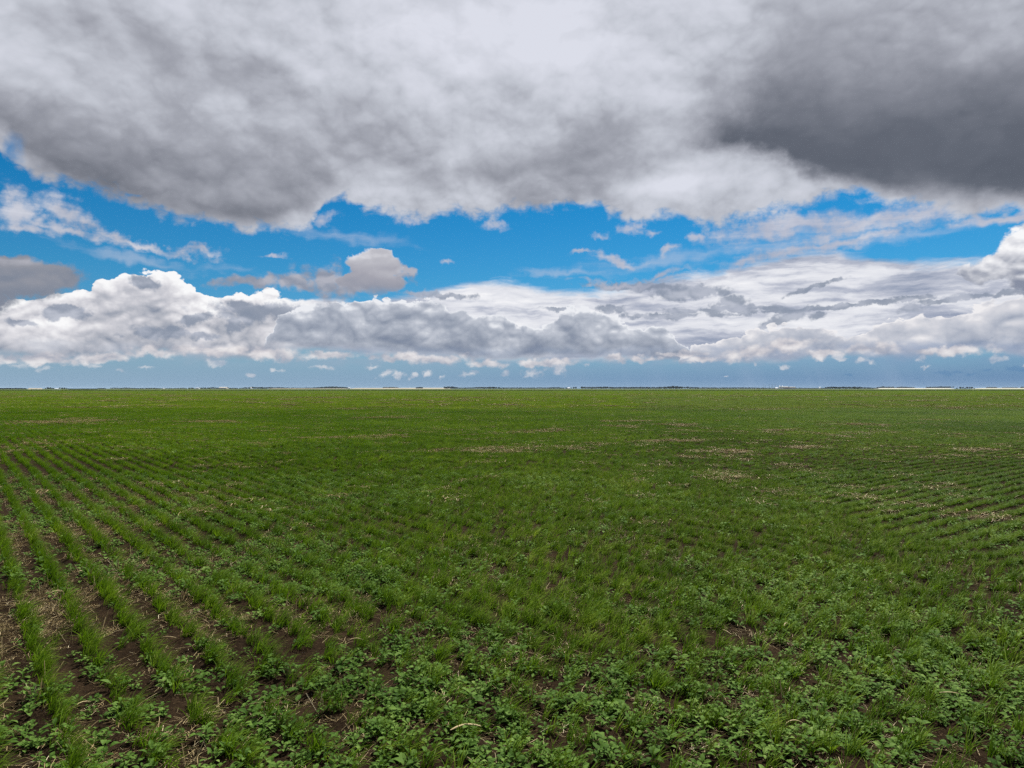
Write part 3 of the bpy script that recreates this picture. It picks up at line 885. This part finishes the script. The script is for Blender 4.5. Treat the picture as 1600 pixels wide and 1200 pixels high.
# ---- old straw
P = area_points(1.6, 15, 115)
x, y = P[:, 0], P[:, 1]
pr = np.clip((fbm(F_straw, x, y) - 0.30) * 2.6, 0.1, 1) * (0.55 + 0.45 * clearness(P)) * (1 - 0.75 * rightrows(P)) + bare(x, y) * 0.6
P = keep(P, pr)
scatter('straw_litter', put(P), eul(len(P), 3.0, 0.1), rng.uniform(0.5, 1.15, len(P)), 7, CS1, M_straw, 'broken pale straw and stubble lying on the dark soil')
P = area_points(9, 70, 26.0)
x, y = P[:, 0], P[:, 1]
P = keep(P, np.clip(bare(x, y) * 0.8 + 0.018 + 0.05 * (fbm(F_straw, x / 4, y / 4) > 0.6), 0, 1))
scatter('straw_litter', put(P) + np.array([0, 0, 0.045]), eul(len(P), 3.0, 0.03), rng.uniform(0.7, 1.3, len(P)), 4, CS2, M_straw, 'tan mats of old straw showing through the crop')
P = area_points(60, 260, 0.5)
x, y = P[:, 0], P[:, 1]
P = keep(P, np.clip(bare(x, y) + 0.25 * (fbm(F_straw, x / 14, y / 5) > 0.58), 0, 1))
scatter('straw_litter', put(P) + np.array([0, 0, 0.12]), eul(len(P), 3.0, 0.05), rng.uniform(2.0, 3.6, len(P)), 4, CS2, M_straw, 'scattered tan straw streaks far out in the crop')

# a few single pale stalks and husks that catch the eye near the viewer
husk_spots = [(728, 1156, .16, 12, .016), (90, 940, .09, 35, .012), (127, 907, .035, 40, .014), (556, 1018, .10, 5, .006), (1228, 991, .07, 40, .007), (1330, 1040, .06, 85, .012), (1240, 1147, .09, 0, .007),
              (125, 872, .05, 60, .014), (1135, 1000, .10, 110, .006), (265, 1010, .11, 175, .006), (130, 1115, .10, 55, .006), (1480, 1100, .12, 170, .007)]
HUSK_LABELS = ['long bleached husk at the bottom edge, left of the picture middle', 'white curved husk between the first and second row at the left edge', 'small white chip in the bare strip at left, above the curved husk',
               'thin pale straight stalk on bare soil right of the left rows', 'thin pale slanting stalk among weeds right of the middle', 'short upright white stub among weeds at lower right',
               'thin pale bent stalk by a dark gap near the bottom right', 'white chip highest up on the left between two rows', 'thin pale standing stalk right of the picture middle',
               'thin pale horizontal stalk beside a cereal row at lower left', 'thin leaning stalk near the bottom left corner', 'thin pale arching stalk near the right edge']
HUSKS = []
for i, (hx, hy, L, rz, w) in enumerate(husk_spots):
    q = gp(hx, hy - 6)
    V, Fc = [], []
    d = np.array([math.cos(R(rz)), math.sin(R(rz)), 0.0]); s_ = np.array([-d[1], d[0], 0])
    pts = [d * L * (t - .5) + np.array([0, 0, .012 * math.sin(t * 3.1)]) + s_ * 0.12 * L * math.sin(t * 2.7) for t in np.linspace(0, 1, 6)]
    ring = 6
    for j, p in enumerate(pts):
        rr = w / 2 * (1.0 if 0 < j < 5 else 0.45)
        for k in range(ring):
            a = 2 * math.pi * k / ring
            V.append(p + s_ * math.cos(a) * rr + np.array([0, 0, math.sin(a) * rr * 0.6]))
    for j in range(5):
        for k in range(ring):
            Fc.append((j * ring + k, j * ring + (k + 1) % ring, (j + 1) * ring + (k + 1) % ring, (j + 1) * ring + k))
    HUSKS.append((V, Fc, (q[0], q[1], float(height(q[0], q[1])) + 0.05)))
#FAR
for i, (V, Fc, loc) in enumerate(HUSKS):
    o = obj('dry_stalk', mesh('dry_stalk', V, Fc, [M_straw], smooth=True)); o.location = loc
    tag(o, HUSK_LABELS[i], 'dry stalk', 'bleached stalks and husks lying on the field')

# ------------------------------------------------------------------ land and things along the horizon


def fp(px, dist):
    """ground position on the bearing of a photo column, a given distance straight out"""
    return (px - 800) / F * dist, dist


def plain(name, c, rough=0.8, spec=0.2, var=0.15):
    def build(h):
        n_ = h.noise(wpos(h), 0.35, 4, 0.6)
        k = h.lin(n_, 0.3, 0.7, 1 - var, 1 + var)
        return bsdf(h, h.mix(1.0, tuple(c) + (1.0,), h.xyz(k, k, k), 'MULTIPLY'), rough, spec)
    return material(name, build)


def b_far(stops, sc):
    def build(h):
        info = h.n('ShaderNodeObjectInfo')
        v = h.noise(wpos(h), sc, 4, 0.6) * 0.8 + X(h, info.outputs['Random']) * 0.25 - 0.02
        return bsdf(h, h.ramp(v, stops), 0.85, 0.1)
    return build


M_tree = material('tree_foliage', b_far([(0.3, (.008, .018, .012)), (0.55, (.016, .032, .018)), (0.75, (.032, .052, .026))], 0.3))
M_bark = plain('bark', (.06, .045, .035))
M_pale = material('ripe_field', b_far([(0.3, (.27, .255, .19)), (0.7, (.37, .35, .27))], 0.02))
M_tan = material('stubble_field', b_far([(0.3, (.19, .165, .12)), (0.7, (.27, .235, .17))], 0.02))
M_white = plain('white_cladding', (.62, .63, .65), 0.5, 0.4, .05)
M_cream = plain('cream_cladding', (.42, .38, .34), 0.6, 0.3, .06)
M_grey = plain('grey_sheet_metal', (.30, .32, .36), 0.5, 0.4, .08)
M_droof = plain('dark_roofing', (.03, .036, .05), 0.6, 0.3, .1)
M_brick = plain('red_brown_wall', (.22, .13, .12), 0.8, 0.2, .1)
M_glass = plain('window_glass', (.03, .04, .05), 0.2, 0.5, .02)
M_pole = plain('weathered_pole', (.08, .07, .06), 0.8, 0.2, .1)
M_palepole = plain('galvanised_steel', (.50, .52, .55), 0.5, 0.4, .05)
M_verge = leafmat('verge_grass', [(0.0, (.028, .048, .010)), (0.5, (.050, .078, .016)), (1.0, (.09, .11, .03))], 0.2, 0.6)


# low rises carrying other fields: closed, rounded swells of the land
def swell(name, px0, px1, dist, h, mat, label, depth=900, z0=0.0):
    x0, _ = fp(px0, dist); x1, _ = fp(px1, dist)
    n, m_ = 40, 12
    V, Fc = [], []
    for i in range(n + 1):
        t = i / n
        x = x0 + (x1 - x0) * t
        endf = min(1.0, min(t, 1 - t) * 12 + 0.02) ** 0.6
        wob = 0.8 + 0.35 * float(fbm(F_big, x / 18, dist / 7.0))
        for j in range(m_ + 1):
            s_ = j / m_
            V.append((x * (1 + s_ * depth / dist), dist + depth * s_, z0 - 0.3 + (h + 0.3) * endf * wob * min(1, s_ * 1.6) ** 0.55))
    for i in range(n):
        for j in range(m_):
            k = i * (m_ + 1) + j
            Fc.append((k, k + m_ + 1, k + m_ + 2, k + 1))
    o = obj(name, mesh(name, V, Fc, [mat], smooth=True))
    return tag(o, label, kind='structure')


swell('far_pale_field', 1366, 1492, 2700, 3.6, M_pale, 'pale ripe field under the far tree line, right part of the horizon')
swell('far_pale_field', 1518, 1720, 2700, 3.8, M_pale, 'pale ripe field at the far right end of the horizon')
swell('far_stubble_field', 545, 706, 2900, 5.0, M_tan, 'tan stubble field along the horizon left of the middle')
swell('far_stubble_field', 43, 67, 1500, 2.6, M_tan, 'small tan stubble rise between the two tree clumps at far left', depth=300)
swell('far_grey_field', 418, 548, 3200, 2.6, M_tan, 'thin grey-tan field under the blue-green belt left of the middle')

# rough grass strip at the far edge of the crop
V, Fc = [], []
r_ = np.random.default_rng(5)
for k in range(9000):
    x = r_.uniform(-470, 470); y = 559 + r_.uniform(0, 14) + 0.02 * x
    w_ = r_.uniform(.15, .5); hh = r_.uniform(.25, .75)
    a = r_.uniform(-.8, .8); b = len(V)
    d = np.array([math.cos(a), math.sin(a), 0]) * w_
    c0 = np.array([x, y, -0.05]); c1 = c0 + np.array([r_.uniform(-.1, .3), 0, hh])
    V += [c0 - d, c0 + d, c1 + d * .5, c1 - d * .5]; Fc.append((b, b + 1, b + 2, b + 3))
tag(obj('rough_grass', mesh('rough_grass', V, Fc, [M_verge])), 'dark strip of rough grass along the far edge of the crop', kind='stuff')


# ---- trees
def tree_geo(r, H, Wd, n, leafs=.07):
    """trunk with limbs, and a crown of many small leaf clumps; returns two (V, F) pairs around the origin"""
    TV, TF, CV, CF = [], [], [], []

    def cone(p, q, ra, rb):
        p = np.array(p, float); q = np.array(q, float)
        b = len(TV)
        for c_, rr in ((p, ra), (q, rb)):
            for k in range(6):
                a = k * math.pi / 3
                TV.append(c_ + np.array([math.cos(a) * rr, math.sin(a) * rr, 0]))
        for k in range(6):
            TF.append((b + k, b + (k + 1) % 6, b + 6 + (k + 1) % 6, b + 6 + k))
    cone((0, 0, -.3), (0, 0, H * .45), H * .03, H * .018)
    for k in range(5):
        a = r.uniform(0, 6.28)
        cone((0, 0, H * r.uniform(.2, .42)), (math.cos(a) * Wd * .3, math.sin(a) * Wd * .3, H * r.uniform(.55, .85)), H * .012, H * .004)
    lumps = [(r.normal(0, Wd * .17), r.normal(0, Wd * .17), H * r.uniform(.38, .80), Wd * r.uniform(.20, .34)) for _ in range(7)]
    for _ in range(n):
        lx, ly, lz, lr = lumps[r.integers(0, 7)]
        d = r.normal(0, 1, 3); d /= np.linalg.norm(d)
        c_ = np.array([lx, ly, lz]) + d * lr * r.uniform(.5, 1.05) * np.array([1, 1, .9])
        c_[2] = min(max(c_[2], H * .10), H)
        s_ = Wd * leafs * r.uniform(.7, 1.4)
        u_ = r.normal(0, 1, 3); u_ /= np.linalg.norm(u_); v_ = np.cross(u_, d); v_ /= max(np.linalg.norm(v_), 1e-3)
        b = len(CV)
        CV.extend([c_ - u_ * s_, c_ - v_ * s_ * .7, c_ + u_ * s_, c_ + v_ * s_ * .8]); CF.append((b, b + 1, b + 2, b + 3))
    return (TV, TF), (CV, CF)


tr = np.random.default_rng(21)
TREES = []
for i, (H, Wd) in enumerate([(9, 7), (8, 9), (10, 6), (7, 8)]):
    (TV, TF), (CV, CF) = tree_geo(tr, H, Wd, 420)
    TREES.append((mesh('trunk', TV, TF, [M_bark]), mesh('crown', CV, CF, [M_tree]), H))


def tree(px, ytop, dist, label, group, k=0, rise=0.0, wide=1.0):
    x, y = fp(px, dist)
    Hs = (HZ - ytop + 0.4) / F * dist + CAM_H - rise
    t_, c_, H = TREES[k % 4]
    root = bpy.data.objects.new('tree', None); col.objects.link(root)
    root.location = (x, y, rise); s_ = Hs / H
    root.scale = (s_ * wide, s_ * wide, s_); root.rotation_euler[2] = (px * 1.7) % 6.28
    tag(root, label, 'tree', group)
    obj('trunk', t_, root); obj('crown', c_, root)
    return root


def belt(px0, px1, tops, dist, label, name='shelterbelt', rise=0.0, dens=1.7, n=100):
    """a row of trees that reads as one dark band; tops: photo height of the outline along it"""
    V, Fc = [], []
    m_ = max(3, int((px1 - px0) / F * dist / 4.5 * dens))
    base = len(V)
    for i in range(m_):
        px = px0 + (px1 - px0) * (i + tr.uniform(.1, .9)) / m_
        top = np.interp(px, np.linspace(px0, px1, len(tops)), tops)
        d_ = dist + tr.uniform(0, 25)
        H = ((HZ - top + 0.5) / F * dist + CAM_H - rise) * tr.uniform(.9, 1.12)
        H = max(H, 1.2)
        x, y = fp(px, d_)
        (TV, TF), (CV, CF) = tree_geo(tr, H, max(H * tr.uniform(.8, 1.2), 4.5), n, .14)
        for vv, ff in ((TV, TF), (CV, CF)):
            b = len(V)
            V.extend([p + np.array([x, y, rise]) for p in vv]); Fc.extend([tuple(q + b for q in f) for f in ff])
    o = obj(name, mesh(name, V, Fc, [M_tree]))
    return tag(o, label, kind='stuff')


belt(-30, 42, [607.2, 607, 607, 606.8, 607.4], 1500, 'dark tree belt at the very left end of the horizon')
belt(107, 152, [609.0, 608.9, 609], 1300, 'thin low hedge right of the farmstead at far left')
belt(153, 165, [607.2, 606.8, 607.4], 2000, 'short dark clump of bushes beyond the low hedge on the left')
belt(172, 186, [606.4, 606.2, 606.6], 4200, 'small bluish wood beyond the bushes on the left')
belt(187, 219, [607, 605.8, 606.4, 607, 607.3], 2700, 'dark humped tree belt between the bluish wood and the long belt on the left')
belt(218, 246, [607.2, 606.8, 606.8, 606.5, 606.8], 2500, 'long low dark belt left of the white shed dot')
belt(246, 292, [606.9, 606.7, 607, 606.6, 606.6], 3500, 'bluish low belt around the small white shed, left')
belt(294, 304, [606.3, 606.1, 606.6], 2500, 'short dark belt just left of the narrow pale building')
belt(311, 342, [605.9, 606.2, 606, 605.6, 606.6], 2500, 'dark teal belt between the narrow and the wide pale building')
belt(353, 372, [607, 606.4, 606.5, 606.8], 2500, 'low dark belt right of the wide pale building')
belt(374, 391, [606.6, 606, 605.4], 3300, 'blue belt rising towards the white shed with a tall wall')
belt(393, 416, [605.2, 605, 605.6, 605.2, 605.6], 2400, 'solid dark block of trees right of the small upright white shed')
belt(415, 547, [605.5, 605.6, 606.2, 606.2, 606, 604.6, 604.8, 606], 3600, 'long blue-green belt between the dark block and the tan stubble field')
belt(598, 622, [605.4, 605.2, 605.6], 4800, 'faint grey wood over the left half of the tan stubble field')
belt(650, 660, [605.4, 605.2, 605.5], 3000, 'tiny dark clump on the tan stubble field')
belt(694, 714, [604.8, 604.5, 604.8, 605.2], 2900, 'dark belt at the right end of the tan stubble field')
belt(714, 758, [606.2, 606, 605.4, 605], 3800, 'thin bluish line of trees left of the picture middle')
belt(755, 787, [605.8, 605.2, 605, 605.6, 606], 2400, 'dark low belt just left of the picture middle')
belt(787, 862, [606, 605.9, 606.1, 605.8, 606], 3600, 'hair-thin line of distant trees at the picture middle')
belt(858, 890, [605.6, 605.5, 606, 605.8], 3000, 'thin dark line left of the two round clumps at the middle')
belt(912, 960, [605.1, 605.2, 605, 604.8, 605.2], 3600, 'bluish long low belt right of the two round clumps')
belt(955, 1042, [605.2, 605.4, 605.2, 605.2, 605.4, 605], 3000, 'teal belt leading up to the darkest hump of trees')
belt(1038, 1064, [605.2, 604.6, 603.9, 603.9, 604.4], 2300, 'darkest hump of trees right of the middle')
belt(1077, 1196, [605.2, 605.8, 606, 606, 605.7, 606.1, 606.2], 3000, 'thin dark tree line running from the round hump to the poles')
belt(1196, 1292, [606.4, 606.5, 606.3, 606.6, 606.4], 3600, 'low scrub line behind the poles and the grain store')
belt(1289, 1344, [605.4, 604.7, 604.8, 604.9, 605, 604.8], 2200, 'long black-green belt right of the grain store')
belt(1343, 1372, [605.2, 605.6, 606, 606.6], 2800, 'tapering tail of the black-green belt')
belt(1370, 1397, [605.3, 604.6, 604.7, 604.8], 4300, 'thin blue belt above the left part of the pale field', rise=3.0)
belt(1400, 1430, [605.2, 604.6, 605, 605.8], 4300, 'second thin blue belt above the pale field', rise=3.0)
belt(1447, 1486, [605, 604.8, 604.4, 604.4, 604.6], 3600, 'dark blue belt over the pale field ending in a taller tree', rise=3.0)
belt(1541, 1558, [605.4, 605.2, 605.4], 4500, 'small grey wood over the right pale field', rise=3.5)
belt(1566, 1590, [605.8, 605.6, 605.9], 5000, 'faint grey wood near the right edge of the picture', rise=3.5)
belt(1595, 1625, [605.0, 604.9, 605.2], 3600, 'dark wood cut by the right edge of the picture', rise=3.5)

for (px, yt, k, w_), lb in zip([(71, 605.9, 0, 1), (74.5, 605.3, 1, 1), (78, 605.6, 3, 1), (81, 606.4, 1, 1), (84, 606.6, 3, 1)],
                               ['dark tree at the left end of the clump left of the white farm shed', 'tallest round tree in the clump left of the white farm shed', 'broad tree just right of the tallest, left of the white farm shed',
                                'low tree between the broad tree and the shed-side bush, far left', 'lowest bushy tree touching the left wall of the white farm shed']):
    tree(px, yt, 1420, lb, 'trees left of the white farm shed', k, 0, w_)
tree(91.0, 606.3, 1400, 'narrow tree touching the right wall of the white farm shed, far left', 'trees right of the white farm shed', 2, 0, .8)
tree(93.6, 604.6, 1410, 'tallest pointed tree right of the white farm shed, far left', 'trees right of the white farm shed', 2, 0, .9)
for (px, yt, k), lb in zip([(97, 605.9, 1), (100.5, 606.0, 3), (104, 606.1, 0)], ['first tree right of the tall pointed tree, far left farmstead', 'middle tree of the rounded row ending the far left farmstead', 'rightmost tree of the far left farmstead']):
    tree(px, yt, 1420, lb, 'trees right of the white farm shed', k, 0, 1.1)
tree(241.8, 605.6, 2500, 'single taller tree standing out of the long low belt at the left', 'single trees on the horizon', 0)
tree(892.5, 604.9, 2600, 'left tree of the small clump left of the middle round tree', 'clumps by the picture middle', 0)
tree(896.5, 604.8, 2620, 'middle tree of the small clump left of the middle round tree', 'clumps by the picture middle', 1)
tree(900, 604.9, 2600, 'right tree of the small clump left of the middle round tree', 'clumps by the picture middle', 3)
tree(909, 604.2, 2400, 'single round tree standing alone right of the three-tree clump, near the middle', 'clumps by the picture middle', 1, 0, 1.1)
tree(939, 604.5, 3000, 'small tree rising from the bluish belt right of the middle', 'single trees on the horizon', 1)
for (px, yt, k), lb in zip([(1066, 604.3, 1), (1070, 603.9, 0), (1074, 604.4, 3)], ['left tree of the smooth dome right of the darkest hump', 'top centre tree of the smooth dome right of the darkest hump', 'right tree of the smooth dome right of the darkest hump']):
    tree(px, yt, 2300, lb, 'trees of the dome right of the middle', k, 0, 1.15)
tree(1489.5, 603.6, 3000, 'tall dark blue tree at the right end of the belt over the pale field', 'single trees on the horizon', 0, 3.0)
for (px, yt, k), lb in zip([(1495, 606.2, 1), (1501, 604.9, 3), (1505, 604.3, 0), (1508, 606.3, 3)],
                           ['low leftmost tree of the clump breaking the pale field at right', 'second tree from the left of the clump breaking the pale field', 'left one of the two tall peaks in the clump breaking the pale field', 'low tree in the dip between the two peaks of the right clump']):
    tree(px, yt, 2300, lb, 'trees of the right farmstead', k)
for (px, yt, k), lb in zip([(1511.5, 604.7, 1), (1515.5, 604.2, 0), (1518.5, 604.9, 3), (1522, 606.4, 1)],
                           ['tree left of the right peak in the clump breaking the pale field', 'tallest right peak of the clump breaking the pale field', 'tree right of the tallest peak in the clump breaking the pale field', 'low rightmost tree of the clump breaking the pale field at right']):
    tree(px, yt, 2300, lb, 'trees of the right farmstead', k)


# ---- buildings
def box(V, Fc, x0, x1, y0, y1, z0, z1):
    b = len(V)
    V += [(x0, y0, z0), (x1, y0, z0), (x1, y1, z0), (x0, y1, z0), (x0, y0, z1), (x1, y0, z1), (x1, y1, z1), (x0, y1, z1)]
    Fc += [tuple(b + i for i in f) for f in ((0, 1, 5, 4), (1, 2, 6, 5), (2, 3, 7, 6), (3, 0, 4, 7), (4, 5, 6, 7), (3, 2, 1, 0))]


def root_at(name, px, dist, label, cat, group=None, z=0.0):
    x, y = fp(px, dist)
    o = bpy.data.objects.new(name, None); col.objects.link(o); o.location = (x, y, z)
    return tag(o, label, cat, group)


def shed(px0, px1, ytop, dist, label, wallm, roofm, depth=14, gable=0.3, z=0.0, doors=1, cat='shed', name='farm_shed', group=None):
    Wd = (px1 - px0) / F * dist; H = (HZ - ytop) / F * dist + CAM_H - z
    o = root_at(name, (px0 + px1) / 2, dist, label, cat, group, z)
    hw = Wd / 2; e_ = H * (1 - gable)
    V, Fc = [], []
    box(V, Fc, -hw, hw, 0, depth, -.3, e_)
    obj('wall', mesh('wall', V, Fc, [wallm]), o)
    ov = .4
    V = [(-hw - ov, -ov, e_ - .05), (hw + ov, -ov, e_ - .05), (hw + ov, depth / 2, H), (-hw - ov, depth / 2, H), (hw + ov, depth + ov, e_ - .05), (-hw - ov, depth + ov, e_ - .05)]
    V += [(a, b, c - .2) for a, b, c in V]
    Fc = [(0, 1, 2, 3), (3, 2, 4, 5), (6, 9, 8, 7), (9, 11, 10, 8), (0, 6, 7, 1), (5, 4, 10, 11), (0, 3, 9, 6), (3, 5, 11, 9), (1, 7, 8, 2), (2, 8, 10, 4)]
    obj('roof', mesh('roof', V, Fc, [roofm]), o)
    for i in range(doors):
        cx = -hw + Wd * (i + .5) / doors; dw = min(Wd / doors * .25, 2.2)
        V, Fc = [], []
        box(V, Fc, cx - dw, cx + dw, -.08, -.003, .05, e_ * .7)
        obj('door', mesh('door', V, Fc, [M_grey]), o)
    return o


shed(85, 90, 606.9, 1390, 'white farm shed between dark trees, far left of the horizon', M_white, M_white, 8)
shed(48, 54, 607.6, 1480, 'low cream shed on the tan rise at far left, left one of the pair', M_cream, M_cream, 10, group='low sheds on the tan rise')
shed(57, 64, 607.8, 1480, 'long low cream shed on the tan rise at far left, right one of the pair', M_cream, M_cream, 10, group='low sheds on the tan rise')
shed(254, 256.5, 606.6, 2500, 'tiny white shed at the end of the long low belt on the left', M_white, M_white, 8)
shed(305, 310.5, 605.6, 2450, 'narrow pale blue-grey building between two dark belts, left', M_white, M_grey, 12, cat='barn', name='barn')
shed(342, 353.5, 604.7, 2450, 'wide pinkish cream barn, the broadest building on the left', M_cream, M_cream, 20, doors=2, cat='barn', name='barn')
shed(391.2, 393.2, 605.6, 2380, 'small upright white shed against the solid dark block of trees', M_white, M_white, 6)
shed(544, 547, 605.6, 2880, 'small white shed at the left end of the tan stubble field', M_white, M_white, 8)
shed(887, 890.5, 605.6, 2560, 'small pale shed left of the three-tree clump near the middle', M_cream, M_white, 8)
shed(1224, 1232.5, 603.7, 2350, 'dark-roofed long store beside the white silos, nearer half', M_brick, M_droof, 24, gable=.30, doors=3, cat='grain store', name='grain_store', group='dark-roofed stores by the silos')
shed(1234, 1243.5, 604.2, 2360, 'dark-roofed long store, right of the one by the silos', M_cream, M_droof, 20, gable=.24, doors=3, cat='grain store', name='grain_store', group='dark-roofed stores by the silos')
shed(1212, 1216, 605.6, 2300, 'low white office shed left of the two silos', M_white, M_grey, 8)


def silo(px, wpx, ytop, dist, label, group):
    r0 = wpx / F * dist / 2; H = (HZ - ytop) / F * dist + CAM_H
    o = root_at('grain_silo', px, dist, label, 'silo', group)
    n = 20; hc = r0 * .55; V, Fc = [], []
    zs = [-.3] + [(H - hc) * k / 8 for k in range(1, 9)]
    for j, z in enumerate(zs):
        rr = r0 * (1.0 if j % 2 else .985)
        for k in range(n): V.append((math.cos(2 * math.pi * k / n) * rr, math.sin(2 * math.pi * k / n) * rr, z))
    for j in range(len(zs) - 1):
        for k in range(n): Fc.append((j * n + k, j * n + (k + 1) % n, (j + 1) * n + (k + 1) % n, (j + 1) * n + k))
    obj('wall', mesh('wall', V, Fc, [M_white]), o)
    V = []; Fc = []
    for z, rr in ((H - hc - .1, r0 * 1.05), (H - .35, r0 * .2), (H - .3, r0 * .2), (H, .05)):
        for k in range(n): V.append((math.cos(2 * math.pi * k / n) * rr, math.sin(2 * math.pi * k / n) * rr, z))
    for j in range(3):
        for k in range(n): Fc.append((j * n + k, j * n + (k + 1) % n, (j + 1) * n + (k + 1) % n, (j + 1) * n + k))
    obj('roof', mesh('roof', V, Fc, [M_white]), o)


silo(1218.3, 2.6, 602.8, 2330, 'left one of the two white grain silos right of the poles', 'white silos by the grain store')
silo(1222.2, 2.8, 602.8, 2330, 'right one of the two white grain silos, touching the dark-roofed store', 'white silos by the grain store')
silo(1281, 2.6, 604.6, 2500, 'lone white silo left of the long black-green belt', None)


def pole(px, ytop, dist, label, mat, wid=.32, arms=1):
    H = (HZ - ytop) / F * dist + CAM_H
    o = root_at('utility_pole', px, dist, label, 'pole', 'poles left of the silos')
    V, Fc = [], []
    n = 8
    for z, rr in ((-.3, wid), (H, wid * .6)):
        for k in range(n): V.append((math.cos(k * math.pi / 4) * rr, math.sin(k * math.pi / 4) * rr, z))
    for k in range(n): Fc.append((k, (k + 1) % n, n + (k + 1) % n, n + k))
    Fc.append(tuple(range(n, 2 * n)))
    obj('shaft', mesh('shaft', V, Fc, [mat]), o)
    for a in range(arms):
        V, Fc = [], []
        box(V, Fc, -1.5, 1.5, -.12 - wid, -wid - .002, H - .9 - 1.3 * a, H - .65 - 1.3 * a)
        obj('crossarm', mesh('crossarm', V, Fc, [mat]), o)


for px, yt, m_, wid, lab in [(1193.5, 600.9, M_palepole, .34, 'leftmost pale pole of the row left of the silos'), (1196, 603.0, M_pole, .34, 'short dark pole, second from the left of the row'),
                             (1201.6, 600.2, M_pole, .36, 'thin dark pole third from the left of the row'), (1206.4, 599.9, M_pole, .62, 'thickest and tallest dark pole of the row left of the silos'),
                             (1209.3, 602.6, M_palepole, .4, 'short pale pole just right of the thickest one'), (1211.2, 600.4, M_pole, .4, 'second pole right of the thickest one'),
                             (1215.3, 600.8, M_pole, .34, 'rightmost pole of the row, nearest the white silos')]:
    pole(px, yt, 2280, lab, m_, wid)
for px in (1142, 1163, 1180):
    pole(px, 604.6, 2280, {1142: 'small distant pole farthest left of the row', 1163: 'small distant pole in the middle between the dome and the row', 1180: 'small distant pole just left of the row of tall poles'}[px], M_pole, .25)

# ------------------------------------------------------------------ the air
V, Fc = [], []
box(V, Fc, -9000, 9000, -200, 9500, -2.0, 17.5)
hz = obj('haze', mesh('haze', V, Fc))
hm = bpy.data.materials.new('haze_air'); hm.use_nodes = True; hm.node_tree.nodes.clear()
vo = hm.node_tree.nodes.new('ShaderNodeVolumePrincipled'); ho = hm.node_tree.nodes.new('ShaderNodeOutputMaterial')
vo.inputs['Color'].default_value = (.62, .76, .92, 1); vo.inputs['Density'].default_value = 0.00003
hm.node_tree.links.new(vo.outputs[0], ho.inputs['Volume'])
hz.data.materials.append(hm)
tag(hz, 'thin bluish haze over the plain', kind='stuff')
